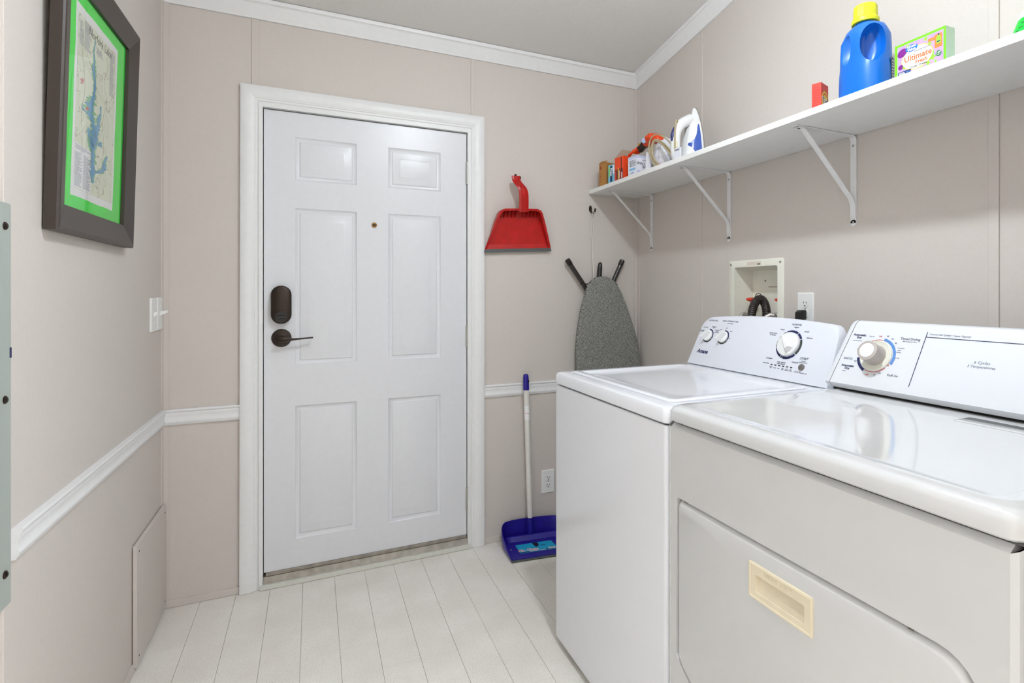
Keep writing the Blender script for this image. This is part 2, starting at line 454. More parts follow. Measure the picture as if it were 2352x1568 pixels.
# ================================================================== DOOR
DF = 2.607       # front face of the leaf
dr = empty('door_1', (.247, 2.607, 0), kind='structure')
LX0, LX1, LZ0, LZ1 = -.187, .679, .061, 2.013
cols = [(-.069, .179), (.314, .554)]
rows = [(.182, .753), (.930, 1.603), (1.722, 1.908)]
xs = [LX0] + [v for c in cols for v in c] + [LX1]
zs = [LZ0] + [v for c in rows for v in c] + [LZ1]
mb = MB()
for i in range(5):
    for j in range(7):
        if i in (1, 3) and j in (1, 3, 5): continue
        mb.add([(xs[i], DF, zs[j]), (xs[i + 1], DF, zs[j]), (xs[i + 1], DF, zs[j + 1]), (xs[i], DF, zs[j + 1])], [(0, 1, 2, 3)])
# edges and back of the leaf
mb.add([(a, y, c) for y in (DF, DF + .044) for c in (LZ0, LZ1) for a in (LX0, LX1)], [(0, 1, 5, 4), (2, 6, 7, 3), (0, 4, 6, 2), (1, 3, 7, 5), (4, 5, 7, 6)])
leaf = mb.build('door_leaf', DOORW, dr, weld=True)
PR = [(0, 0), (.004, .0045), (.012, .0075), (.017, .0072), (.021, .004), (.046, .0005), (.051, -.0012), (.056, -.0018)]
for c in cols:
    for r in rows:
        rings = [[(c[0] + a, DF + d, r[0] + a), (c[1] - a, DF + d, r[0] + a), (c[1] - a, DF + d, r[1] - a), (c[0] + a, DF + d, r[1] - a)] for a, d in PR]
        m_ = MB(); m_.loft(rings, cap0=False, cap1=True); m_.build('raised_panel', DOORW, leaf, smooth=30)
# jamb, stop, casing
mb = MB()
mb.box(DX0, -.190, 2.588, YB + TH, .0, DZ); mb.box(.682, DX1, 2.588, YB + TH, 0, DZ); mb.box(-.190, .682, 2.588, YB + TH, 2.017, DZ)
mb.build('door_jamb', TRIM, dr)
mb = MB(); mb.box(-.190, -.176, 2.652, 2.664, .03, 2.017); mb.box(.668, .682, 2.652, 2.664, .03, 2.017); mb.box(-.190, .682, 2.652, 2.664, 2.0, 2.017)
mb.build('weather_stop', DARKGAP, dr)
MB().box(DX0, DX1, 2.70, 2.72, 0, DZ).build('storm_backing', DARKGAP, dr)
CS = [(0, 0), (0, .018), (.006, .021), (.040, .019), (.046, .015), (.050, .015), (.054, .012), (.060, .012), (.066, .007), (.070, .006), (.070, 0)]   # from outside edge inwards, (across, proud)
CX0, CX1, CZ = -.270, .763, 2.101
def cas(path):
    """path: list of (corner point, inward direction) pairs"""
    rings = [[(p[0] + i[0] * a, YB - d, p[1] + i[1] * a) for a, d in CS] for p, i in path]
    return MB().loft(rings)
cas([((CX0 - .004, .001), (1, 0)), ((CX0, CZ), (1, -1))]).build('casing_side', TRIM, dr, smooth=35)
cas([((CX1, .001), (-1, 0)), ((CX1, CZ), (-1, -1))]).build('casing_side', TRIM, dr, smooth=35)
cas([((CX0, CZ), (1, -1)), ((CX1, CZ), (-1, -1))]).build('casing_head', TRIM, dr, smooth=35)
# threshold
MB().box(-.200, .692, 2.576, 2.64, .001, .020).build('threshold', SILL, dr, bevel=.0015)
MB().hexa([(-.189, 2.588, .020), (-.189, 2.604, .044), (-.189, 2.66, .046), (-.189, 2.66, .020)], [(.681, 2.588, .020), (.681, 2.604, .044), (.681, 2.66, .046), (.681, 2.66, .020)]).build('saddle', ALU, dr)
MB().box(-.180, .676, 2.600, 2.640, .0462, .0605).build('door_sweep', ALU, dr, bevel=.002)
# hinges
for z in (1.822, 1.030, .2365):
    h = MB().box(.6795, .6825, 2.600, 2.63, z - .054, z + .054).build('hinge', STEEL, dr)
    for q in range(5):
        z0 = z - .054 + q * .0216
        MB().lathe([(.0055, 0), (.0055, .0208)], (.6805, 2.600, z0), (0, 0, 1), 10).build('knuckle', STEEL, h, smooth=40)
# peephole
ph = MB().lathe([(.0115, 0), (.0115, .004), (.009, .006), (.0065, .006), (.0065, .002)], (.253, DF, 1.547), (0, -1, 0), 20).build('peephole', BRASS, dr, smooth=40)
MB().lathe([(.0062, 0), (.0062, .003), (.003, .004)], (.253, DF, 1.547), (0, -1, 0), 16).build('lens', BLACK, ph, smooth=40)
# deadbolt
def stadium(x, z, w, h, y):
    r = w / 2; p = []
    for i in range(13): a = pi * i / 12; p.append((x + r * cos(a), y, z + h / 2 - r + r * sin(a)))
    for i in range(13): a = pi + pi * i / 12; p.append((x + r * cos(a), y, z - h / 2 + r + r * sin(a)))
    return p
lx, lz = -.1212, 1.189
db = MB().loft([stadium(lx, lz, .078, .162, DF), stadium(lx, lz, .078, .162, DF - .026), stadium(lx, lz, .074, .158, DF - .032), stadium(lx, lz, .066, .150, DF - .0345)]).build('deadbolt', BRONZE, dr, smooth=50)
MB().box(lx - .036, lx + .036, DF - .0352, DF - .034, 1.1765, 1.1775).build('cover_seam', BLACK, db)
MB().lathe([(.0235, 0), (.0235, .002), (.021, .002), (.021, .0005)], (lx, DF - .0345, 1.137), (0, -1, 0), 24).build('turn_ring', BLACK, db, smooth=40)
MB().loft([stadium(0, 0, .012, .036, 0), stadium(0, 0, .012, .036, -.013), stadium(0, 0, .008, .031, -.016)]).xf(Matrix.Translation((lx, DF - .035, 1.137)) @ Matrix.Rotation(radians(90), 4, 'Y')).build('thumb_turn', BLACK, db, smooth=50)
MB().lathe([(.003, 0), (.003, .001)], (lx, DF - .0345, 1.1125), (0, -1, 0), 10).build('reset_hole', BLACK, db)
# lever
lz2 = 1.047
lv = MB().lathe([(.0385, 0), (.0385, .005), (.034, .011), (.020, .014), (.013, .016), (.013, .045)], (lx, DF, lz2), (0, -1, 0), 32).build('lever_handle', BRONZE, dr, smooth=40)
prof = [(-.001, .0150, .013), (.012, .0145, .013), (.03, .0085, .010), (.045, .0050, .008), (.07, .0038, .007), (.10, .0034, .006), (.122, .0034, .006)]
rings = []
for i, (d, h, t) in enumerate(prof):
    zz = lz2 + (-.001 if d < .02 else -.0045 + .005 * ((d - .03) / .09) ** 1.3 if d > .03 else -.003)
    yy = DF - .05 + .012 * max(0, (d - .03) / .09)
    rings.append([(lx + d, yy + t * cos(2 * pi * k / 12), zz + h * sin(2 * pi * k / 12)) for k in range(12)])
rings.insert(0, [(lx - .012, DF - .05 + .009 * cos(2 * pi * k / 12), lz2 + .009 * sin(2 * pi * k / 12)) for k in range(12)])
MB().loft(rings).build('lever', BRONZE, lv, smooth=60)
for sx_ in (-.027, .026):
    MB().lathe([(.0028, 0), (.0028, .002)], (lx + sx_, DF - .010, lz2 + .003), (0, -1, 0), 10).build('screw', STEEL, lv)
for z0, z1 in ((1.115, 1.172), (1.010, 1.075)):
    MB().box(-.1903, -.1885, 2.588, 2.63, z0, z1).build('strike_plate', STEEL, dr)

# ================================================================== WASHER
WX0, WX1, WY0, WY1, WZT = .780, 1.468, 1.095, 1.772, .959
ws = empty('washing_machine', ((WX0 + WX1) / 2, (WY0 + WY1) / 2, 0), 'white top loading washing machine with console, standing by the ironing board', 'washer')
def rbox(x0, x1, y0, y1, z0, z1, r):
    p = rrect(x0, x1, y0, y1, r)
    return MB().hexa([(a, b, z0) for a, b in p], [(a, b, z1) for a, b in p])
rbox(WX0 + .002, WX1, WY0 + .003, WY1 - .003, .022, .914, .012).build('cabinet', WASH, ws, bevel=.005, seg=3, smooth=35)
rbox(WX0 + .012, WX1 - .005, WY0 + .012, WY1 - .012, .912, .9185, .010).build('seam', DARKGAP, ws)
for a in (WX0 + .05, WX1 - .05):
    for b in (WY0 + .05, WY1 - .05):
        MB().lathe([(.018, 0), (.018, .006), (.008, .008), (.008, .024)], (a, b, 0.0005), (0, 0, 1), 12).build('foot', BLACK, ws, smooth=40)
# top deck with a well for the lid
p0 = rrect(WX0, WX1, WY0, WY1, .018)
LW = (.822, 1.318, 1.135, 1.735)      # lid well
def ringz(p, z): return [(a, b, z) for a, b in p]
def insetp(x0, x1, y0, y1, d, r): return rrect(x0 + d, x1 - d, y0 + d, y1 - d, r)
deck = MB().loft([ringz(insetp(WX0, WX1, WY0, WY1, .004, .016), .9175), ringz(insetp(WX0, WX1, WY0, WY1, 0, .018), .921), ringz(insetp(WX0, WX1, WY0, WY1, 0, .018), WZT - .012),
    ringz(insetp(WX0, WX1, WY0, WY1, .0035, .018), WZT - .0035), ringz(insetp(WX0, WX1, WY0, WY1, .012, .018), WZT),
    ringz(rrect(*LW, .02), WZT), ringz(insetp(*LW, .003, .018), WZT - .004)], cap0=True, cap1=True).build('top_deck', WASH, ws, smooth=40)
# lid: raised rim and dished centre
LC = (LW[0] + .005, LW[1] - .005, LW[2] + .005, LW[3] - .005)
MB().loft([ringz(rrect(*LC, .018), WZT - .004), ringz(rrect(*LC, .018), WZT + .002), ringz(insetp(*LC, .004, .016), WZT + .005), ringz(insetp(*LC, .022, .02), WZT + .005),
    ringz(insetp(*LC, .026, .02), WZT + .0035), ringz(insetp(*LC, .034, .03), WZT - .0015), ringz(insetp(*LC, .09, .06), WZT - .003)]).build('lid', WASH, ws, smooth=45)
# console, lofted in face coordinates
def console(name, y0, y1, x0, z0, slope, h, rtop, bow, taper, xb, m, parent, lip=.026):
    """rounded trapezoid face leaning back; h height of face, rtop corner radius"""
    def outline(ins):
        a, b = y0 + ins, y1 - ins; H_ = h - ins
        pts = [(a, lip if ins else 0)] if False else []
        pts = [(a, ins * .6), (b, ins * .6)]
        # right(+y) side up
        bt, at = b - taper, a + taper
        n = 8
        for i in range(n + 1):
            t = i / n * pi / 2
            pts.append((bt - rtop + rtop * cos(t), H_ - rtop * 1.0 + rtop * sin(t) - bow))
        for i in range(1, 8):
            t = i / 8
            pts.append((bt - rtop + (at + rtop - bt + rtop) * t, H_ - bow + bow * (1 - (2 * t - 1) ** 2)))
        for i in range(n + 1):
            t = pi / 2 + i / n * pi / 2
            pts.append((at + rtop + rtop * cos(t), H_ - rtop + rtop * sin(t) - bow))
        return pts
    def P3(y, hh, back=0.0):
        zz = z0 + hh
        xx = x0 + (slope * hh if hh > lip else slope * lip * .55 * hh / lip + 0) if False else x0 + slope * hh
        return (xx + back, y, zz)
    o0, o1 = outline(0), outline(.012)
    rings = [[(xb + .0, y, z0 + max(0, hh * .86)) for y, hh in o0],
             [(x0 + slope * hh + .030, y, z0 + hh * .985) for y, hh in o0],
             [(x0 + slope * hh + .010, y, z0 + hh) for y, hh in o0],
             [(x0 + slope * hh + .002, y, z0 + hh) for y, hh in outline(.003)],
             [(x0 + slope * hh, y, z0 + hh) for y, hh in o1]]
    return MB().loft(rings).build(name, m, parent, smooth=40)
CW = dict(x0=1.352, z0=.9595, k=.45)
con = console('console', 1.108, 1.762, CW['x0'], CW['z0'], CW['k'], .196, .045, .012, .010, 1.475, WASHP, ws)
def cp(y, z, o=0.0009, C=CW):
    """point on a console face at (y,z), raised by o along its normal"""
    n = Vector((-1, 0, C['k'])).normalized()
    return Vector((C['x0'] + C['k'] * (z - C['z0']), y, z)) + n * o
def cu(C=CW): return Vector((C['k'], 0, 1)).normalized()
CRT = Vector((0, -1, 0))
def ctext(s, size, y, z, m, root, C=CW, **kw): return text(s, size, cp(y, z, .0004, C), CRT, cu(C), m, root, **kw)
def arc(root, name, yc, zc_, r0, r1, a0, a1, m, C=CW, n=10, th=.0008):
    """flat printed arc; angles in degrees counterclockwise from viewer's right"""
    U = cu(C); c = cp(yc, zc_, 0.0004, C); nn = CRT.cross(U).normalized()
    if nn.x > 0: nn = -nn
    ri, ro = [], []
    for i in range(n + 1):
        t = radians(a0 + (a1 - a0) * i / n); d = CRT * cos(t) + U * sin(t)
        ri.append(c + d * r0); ro.append(c + d * r1)
    mb = MB()
    for i in range(n): mb.prism([ri[i], ro[i], ro[i + 1], ri[i + 1]], nn * th)
    return mb.build(name, m, root)
def knobdisc(root, name, yc, zc_, prof, m, C=CW, n=32, parent=None):
    U = cu(C); nn = Vector((-1, 0, C['k'])).normalized()
    return MB().lathe(prof, cp(yc, zc_, 0, C), nn, n).build(name, m, parent or root, smooth=40)
# small knobs
for yk in (1.690, 1.603):
    zk = 1.072
    arc(ws, 'dial_print', yk, zk, .0235, .028, -20, 95, INKN); arc(ws, 'dial_print', yk, zk, .0235, .028, 215, 335, INKD)
    kb = knobdisc(ws, 'selector_knob', yk, zk, [(.0225, 0), (.0225, .006), (.020, .008)], WHITEP)
    U = cu(); nn = Vector((-1, 0, .45)).normalized(); d = (CRT * .62 + U * .78).normalized(); e = d.cross(nn)
    c = cp(yk, zk, .007)
    MB().hexa([c - d * .021 - e * .009, c - d * .021 + e * .009, c + d * .020 + e * .008, c + d * .020 - e * .008],
              [c - d * .020 - e * .0035 + nn * .020, c - d * .020 + e * .0035 + nn * .020, c + d * .019 + e * .003 + nn * .018, c + d * .019 - e * .003 + nn * .018]).build('grip', WHITEP, kb, bevel=.0015)
# big cycle dial
yd, zd = 1.292, 1.071
for a0, a1, m_ in ((62, 118, INKN), (122, 133, INKN), (30, 58, INKN), (-38, 26, INKD), (-102, -42, INKN), (-112, -106, INKN), (-160, -116, INKN), (165, 196, INKD), (137, 160, INKD)):
    arc(ws, 'dial_print', yd, zd, .0425, .050, a0, a1, m_)
kb = knobdisc(ws, 'cycle_knob', yd, zd, [(.0415, 0), (.0415, .006), (.040, .010), (.036, .012)], WHITEP, n=40)
d = (CRT * .72 - U * .70).normalized(); e = d.cross(nn); c = cp(yd, zd, .0118)
MB().hexa([c - d * .040 - e * .003, c - d * .040 + e * .003, c + d * .030 + e * .014, c + d * .030 - e * .014],
          [c - d * .036 - e * .002 + nn * .008, c - d * .036 + e * .002 + nn * .008, c + d * .026 + e * .007 + nn * .018, c + d * .026 - e * .007 + nn * .018]).build('grip', WHITEP, kb, bevel=.002)
ctext('NORMAL', .0098, yd - .006, 1.135, INKG, ws, shear=.2); ctext('regular', .0075, yd - .008, 1.127, INKG, ws, shear=.2)
ctext('heavy', .0075, 1.338, 1.117, INKG, ws, shear=.2); ctext('casual', .0075, 1.240, 1.116, INKG, ws, shear=.2)
ctext('bulky items\n& sheets', .0075, 1.372, 1.100, INKG, ws, shear=.2); ctext('delicate', .0075, 1.222, 1.097, INKG, ws, shear=.2)
ctext('drain/spin', .007, 1.355, 1.022, INKG, ws, shear=.2); ctext('rinse/spin', .007, 1.247, 1.020, INKG, ws, shear=.2)
ctext('clean washer\nwith affresh', .007, 1.300, 1.012, INKG, ws, shear=.2)
ctext('WATER LEVEL', .0082, 1.690, 1.130, INKG, ws, shear=.2); ctext('WASH TEMPERATURE', .0086, 1.596, 1.131, INKG, ws, shear=.2)
ctext('all cold rinses', .006, 1.592, 1.123, INKG, ws, shear=.2)
for s_, y_, z_ in (('auto sensing', 1.722, 1.103), ('auto sensing\nextra fill', 1.737, 1.088), ('deep water\nwash', 1.673, 1.105), ('deep water\nwash\nextra rinse', 1.650, 1.091), ('cold', 1.603, 1.106), ('warm', 1.574, 1.095), ('hot', 1.570, 1.070), ('cool', 1.630, 1.099)):
    ctext(s_, .0055, y_, z_, INKG, ws, shear=.2)
ctext('Amana', .0222, 1.692, 1.0115, INKN, ws, shear=.3, bold=.0006, sx=1.0)
ctext('START', .0105, 1.218, 1.034, INKG, ws, shear=.2, bold=.0003); ctext('PAUSE\nUNLOCK LID', .0055, 1.217, 1.024, INKG, ws, shear=.2)
knobdisc(ws, 'start_button', 1.217, 1.008, [(.0105, 0), (.0105, .003), (.009, .004)], mat('button grey', (104, 98, 94), .4))
ctext('CANCEL', .007, 1.228, .9925, INKG, ws, shear=.2); ctext('(hold 3 sec)', .005, 1.203, .9915, INKG, ws)
ctext('cycle status', .006, 1.362, 1.006, INKG, ws, shear=.2)
for i, s_ in enumerate(('sensing\nfill', 'wash', 'rinse', 'final\nspin', 'cycle\ncomplete', 'lid\nlocked')):
    y_ = 1.336 - i * .0162; z_ = 1.003
    c = cp(y_, z_, .0003); U = cu()
    MB().prism([c - CRT * .0038 - U * .0016, c + CRT * .0038 - U * .0016, c + CRT * .0038 + U * .0016, c - CRT * .0038 + U * .0016], nn * .001).build('status_light', BLACK, ws)
    ctext(s_, .0048, y_, .9945, INKG, ws, shear=.2)

# ================================================================== DRYER
DX_, DXB, DY0, DY1, DZT = .780, 1.475, .364, 1.091, .970
dy = empty('clothes_dryer', ((DX_ + DXB) / 2, (DY0 + DY1) / 2, 0), 'off white clothes dryer with a drop down door in the foreground', 'dryer')
# cabinet front with an opening for the door
doorY = (.407, 1.057); doorZ = (.135, .757)
def door_outline(ins, n=6):
    y0, y1 = doorY[0] + ins, doorY[1] - ins; z0, z1 = doorZ[0] + ins, doorZ[1] - ins
    p = []
    R = .055; r2 = .012
    # start right (low y) top, big round
    for i in range(n + 1):
        a = pi / 2 + pi / 2 * i / n; p.append((y0 + R + R * cos(a), z1 - R + R * sin(a)))
    p += [(y0, z0 + .06), (y0 + .05, z0)]
    p += [(y1 - .30, z0), (y1 - .22, z0 + .10), (y1 - .012, .367), (y1, .385)]
    for i in range(n + 1):
        a = pi / 2 * i / n; p.append((y1 - r2 + r2 * cos(a), z1 - r2 + r2 * sin(a)))
    return p
oo = door_outline(0)
mb = MB()
FX = DX_ + .001
# front skin: ring between cabinet rectangle and the door outline, matched by angle
cy, cz = .73, .47
def onrect(y, z):
    a, b, c, d = DY0 + .012, DY1 - .012, .0, .918
    dyy, dzz = y - cy, z - cz; t = 1e9
    if dyy > 1e-9: t = min(t, (b - cy) / dyy)
    if dyy < -1e-9: t = min(t, (a - cy) / dyy)
    if dzz > 1e-9: t = min(t, (d - cz) / dzz)
    if dzz < -1e-9: t = min(t, (.03 - cz) / dzz)
    return (cy + dyy * t, cz + dzz * t)
# densify the outline so that the rectangle corners are met
def dens(p, L=.03):
    q = []
    for i in range(len(p)):
        a, b = Vector(p[i]), Vector(p[(i + 1) % len(p)]); n = max(1, int((b - a).length / L))
        q += [tuple(a + (b - a) * k / n) for k in range(n)]
    return q
oo = dens(oo); oi = dens(door_outline(.005))
corners = [(DY0 + .012, .03), (DY1 - .012, .03), (DY1 - .012, .918), (DY0 + .012, .918)]
outer = [onrect(*q) for q in oo]
for c_ in corners:
    i = min(range(len(outer)), key=lambda k: (outer[k][0] - c_[0]) ** 2 + (outer[k][1] - c_[1]) ** 2); outer[i] = c_
rings = [[(FX, y, z) for y, z in outer], [(FX, y, z) for y, z in oo], [(FX + .003, y, z) for y, z in [(cy + (a - cy) * .997, cz + (b - cz) * .996) for a, b in oo]], [(FX + .016, y, z) for y, z in [(cy + (a - cy) * .995, cz + (b - cz) * .994) for a, b in oo]]]
MB().loft(rings, cap0=False, cap1=True).build('front_panel', DRY, dy, smooth=30)
# cabinet: sides, back with rounded front edges
pr = [(FX, DY1 - .012), (FX + .0035, DY1 - .0035), (FX + .012, DY1), (DXB, DY1), (DXB, DY0), (FX + .012, DY0), (FX + .0035, DY0 + .0035), (FX, DY0 + .012)]
mb = MB(); n = len(pr)
mb.add([(a, b, .03) for a, b in pr] + [(a, b, .918 if a < FX + .002 else .9225 if a < FX + .01 else .9265) for a, b in pr], [(i, i + 1, n + i + 1, n + i) for i in range(n - 1)])
mb.add([(a, b, .03) for a, b in pr], [tuple(range(n))])
mb.add([(a + (.012 if a < 1 else 0), b, .9265) for a, b in pr], [tuple(range(n))])
mb.build('cabinet', DRY, dy, smooth=40)
MB().hexa([(FX, DY0 + .012, .9175), (FX, DY1 - .012, .9175), (FX + .012, DY1 - .012, .9265), (FX + .012, DY0 + .012, .9265)], [(FX + .03, DY0 + .012, .9175), (FX + .03, DY1 - .012, .9175), (FX + .03, DY1 - .012, .9264), (FX + .03, DY0 + .012, .9264)]).build('front_lip', DRY, dy)
rbox(DX_ + .016, DXB - .004, DY0 + .014, DY1 - .014, .924, .9335, .010).build('seam', DARKGAP, dy)
for a in (DX_ + .06, DXB - .05):
    for b in (DY0 + .05, DY1 - .05):
        MB().lathe([(.018, 0), (.018, .006), (.008, .008), (.008, .032)], (a, b, .0005), (0, 0, 1), 12).build('foot', BLACK, dy, smooth=40)
# top
TP = (DX_ - .002, DXB, DY0 - .004, DY1)
MB().loft([ringz(insetp(*TP, .004, .02), .9325), ringz(insetp(*TP, 0, .024), .936), ringz(insetp(*TP, 0, .024), DZT - .014), ringz(insetp(*TP, .0045, .024), DZT - .0045),
    ringz(insetp(*TP, .014, .026), DZT), ringz(insetp(*TP, .040, .03), DZT), ringz(insetp(*TP, .046, .03), DZT - .0018)]).build('top_deck', DRY, dy, smooth=40)
# lint filter lid at the back right of the top
LF = (1.235, 1.295, .42, .70)
MB().loft([ringz(rrect(*LF, .006), DZT - .003), ringz(rrect(*LF, .006), DZT - .0008), ringz(insetp(*LF, .004, .005), DZT + .0004)]).build('lint_screen_lid', DRY, dy, smooth=40)
# door
hyc, hzc = .741, .677
def onhole(y, z):
    dyy, dzz = y - hyc, z - hzc; t = min(.062 / max(abs(dyy), 1e-9), .022 / max(abs(dzz), 1e-9)); return (hyc + dyy * t, hzc + dzz * t)
hole = [onhole(*q) for q in oi]
for c_ in ((hyc - .062, hzc - .022), (hyc + .062, hzc - .022), (hyc + .062, hzc + .022), (hyc - .062, hzc + .022)):
    i = min(range(len(hole)), key=lambda k: (hole[k][0] - c_[0]) ** 2 + (hole[k][1] - c_[1]) ** 2); hole[i] = c_
dd = MB().loft([[(FX + .0135, y, z) for y, z in oi], [(FX + .0095, y, z) for y, z in oi], [(FX + .0045, cy + (y - cy) * .993, cz + (z - cz) * .989) for y, z in oi], [(FX + .0010, cy + (y - cy) * .985, cz + (z - cz) * .978) for y, z in oi], [(FX - .0005, cy + (y - cy) * .972, cz + (z - cz) * .962) for y, z in oi],
    [(FX - .0005, y, z) for y, z in hole], [(FX + .0135, y, z) for y, z in hole]], cap0=False, cap1=False).build('door', DRY, dy, smooth=35)
for y_ in (1.027, .503):
    MB().lathe([(.0045, 0), (.0045, .0015), (.002, .002)], (FX + .006, y_, .7515), (0, -.2, 1), 10).build('screw', STEEL, dd)
# recessed pull
HX = FX - .0006
HO = (.666, .817, .645, .715); HI = (.683, .799, .6605, .6935)
def ry(r, d, x): return [(x, a, b) for a, b in rrect(r[0] + d, r[1] - d, r[2] + d, r[3] - d, .003, 3)]
MB().loft([ry(HO, 0, HX), ry(HO, 0, HX - .003), ry(HO, .002, HX - .0042), ry(HO, .0045, HX - .0042), ry(HO, .0055, HX - .003), ry(HI, 0, HX - .003), ry(HI, .0004, HX - .0015), [(x + (.006 if z < .677 else .0162), y, z if z > .677 else z + .007) for x, y, z in ry(HI, .002, HX - .003)]], cap0=False).build('pull_handle', CREAM, dd, smooth=35)
text('HEAVY  DUTY', .0105, (HX - .0033, .742, .7035), (0, -1, 0), (0, 0, 1), CREAM, dd, ext=.0008)
# console
CD = dict(x0=1.3275, z0=.9735, k=.45)
# profile extruded along Y
PF = [(1.337, .975), (1.322, .990), (1.3245, .9945), (1.398, 1.151), (1.404, 1.158), (1.414, 1.161), (1.47, 1.150), (1.48, 1.14), (1.48, .975)]
CD = dict(x0=1.3245, z0=.9945, k=(1.398 - 1.3245) / (1.151 - .9945))
def y1_(b): return 1.077 - .030 * (b - .975) / .18
def y0_(b): return DY0 + .012 + .030 * (b - .975) / .18
MB().hexa([(a, y0_(b), b) for a, b in PF], [(a, y1_(b), b) for a, b in PF]).build('console', DRYP, dy, smooth=30)
def pfs(sc): return [(1.41 + (a - 1.41) * sc, .975 + (b - .975) * sc) for a, b in PF]
for yf, sg in ((y1_, 1), (y0_, -1)):
    MB().loft([[(a, yf(b) + sg * .0022, b) for a, b in PF], [(a, yf(b) + sg * .012, b) for a, b in pfs(.997)], [(a, yf(b) + sg * .0165, b) for a, b in pfs(.975)], [(a, yf(b) + sg * .018, b) for a, b in pfs(.93)]]).build('console_end_cap', DRYP, dy, smooth=40)
MB().box(1.345, 1.47, DY0 + .01, 1.08, DZT - .001, .976).build('seam', DARKGAP, dy)
def dt(s, size, y, z, m, **kw): return ctext(s, size, y, z, m, dy, C=CD, **kw)
Ud = cu(CD); nd = Vector((-1, 0, CD['k'])).normalized()
# timer dial
ky, kz = .962, 1.0715
arc(dy, 'dial_print', ky, kz, .0455, .0525, -22, 78, INKB, C=CD, n=16)
arc(dy, 'dial_print', ky, kz, .0455, .0525, 192, 242, INKN, C=CD, n=8)
arc(dy, 'dial_print', ky, kz, .0455, .0465, 82, 122, INKR, C=CD); arc(dy, 'dial_print', ky, kz, .0455, .0465, 246, 318, INKR, C=CD)
kn = knobdisc(dy, 'timer_skirt', ky, kz, [(.0435, 0), (.0435, .003), (.041, .005), (.039, .0035), (.025, .0035)], BOXP, C=CD, n=40)
MB().lathe([(.029, .003), (.0275, .012), (.0265, .024), (.0275, .034), (.027, .040), (.022, .0415), (.021, .0405)], cp(ky, kz, 0, CD), nd, 36).build('timer_knob', mat('taupe plastic', (186, 176, 170), .4), kn, smooth=50)
MB().lathe([(.020, .0405), (.020, .0415), (.017, .0425)], cp(ky, kz, 0, CD), nd, 30).build('knob_insert', WHITEP, kn, smooth=40)
def bar(y0, z0, y1, z1, wd, m, name='printed_line'):
    a, b = cp(y0, z0, .0003, CD), cp(y1, z1, .0003, CD); s_ = (b - a).cross(nd).normalized() * wd / 2
    return MB().prism([a - s_, a + s_, b + s_, b - s_], nd * .0006).build(name, m, dy)
bar(.8475, 1.141, .8555, 1.008, .0014, INKN); bar(.848, 1.129, DY0 + .05, 1.129, .0014, INKN)
dt('Automatic\nDry', .0090, 1.026, 1.1185, INKN, align='CENTER', bold=.0002); dt('Automatic\nDry', .0090, 1.034, 1.0345, INKN, bold=.0002)
dt('Timed Drying', .0090, .885, 1.121, INKG, bold=.0001); dt('high temperature heat', .0040, .885, 1.1145, LITEG)
dt('Fluff Air', .0092, .903, 1.028, INKG); dt('6 Cycles', .0096, .712, 1.0815, LITEG, shear=.25); dt('3 Temperatures', .0088, .712, 1.0725, LITEG, shear=.25)
dt('Commercial Quality • Super Capacity', .0062, .795, 1.1365, LITEG, shear=.25)
for s_, y_, z_, m_ in (('Off', .966, 1.122, INKR), ('Off', .924, 1.051, INKR), ('Off', .972, 1.022, INKR), ('60', .945, 1.124, INKG), ('50', .931, 1.118, INKG), ('40', .919, 1.108, INKG), ('20', .914, 1.083, INKG), ('20', .938, 1.030, INKG), ('10', .952, 1.024, INKG), ('On', 1.018, 1.083, INKG)):
    dt(s_, .0062, y_, z_, m_)
for s_, y_, z_ in (('normal dry', .902, 1.097), ('casual', .905, 1.091), ('delicate', .905, 1.086), ('less dry', .905, 1.072), ('damp dry', .990, 1.121), ('permanent press', 1.028, 1.1065), ('cottons', 1.041, 1.0235), ('energy preferred\nautomatic setting', 1.040, 1.0575), ('more\ndry', 1.016, 1.052)):
    dt(s_, .0040, y_, z_, LITEG)
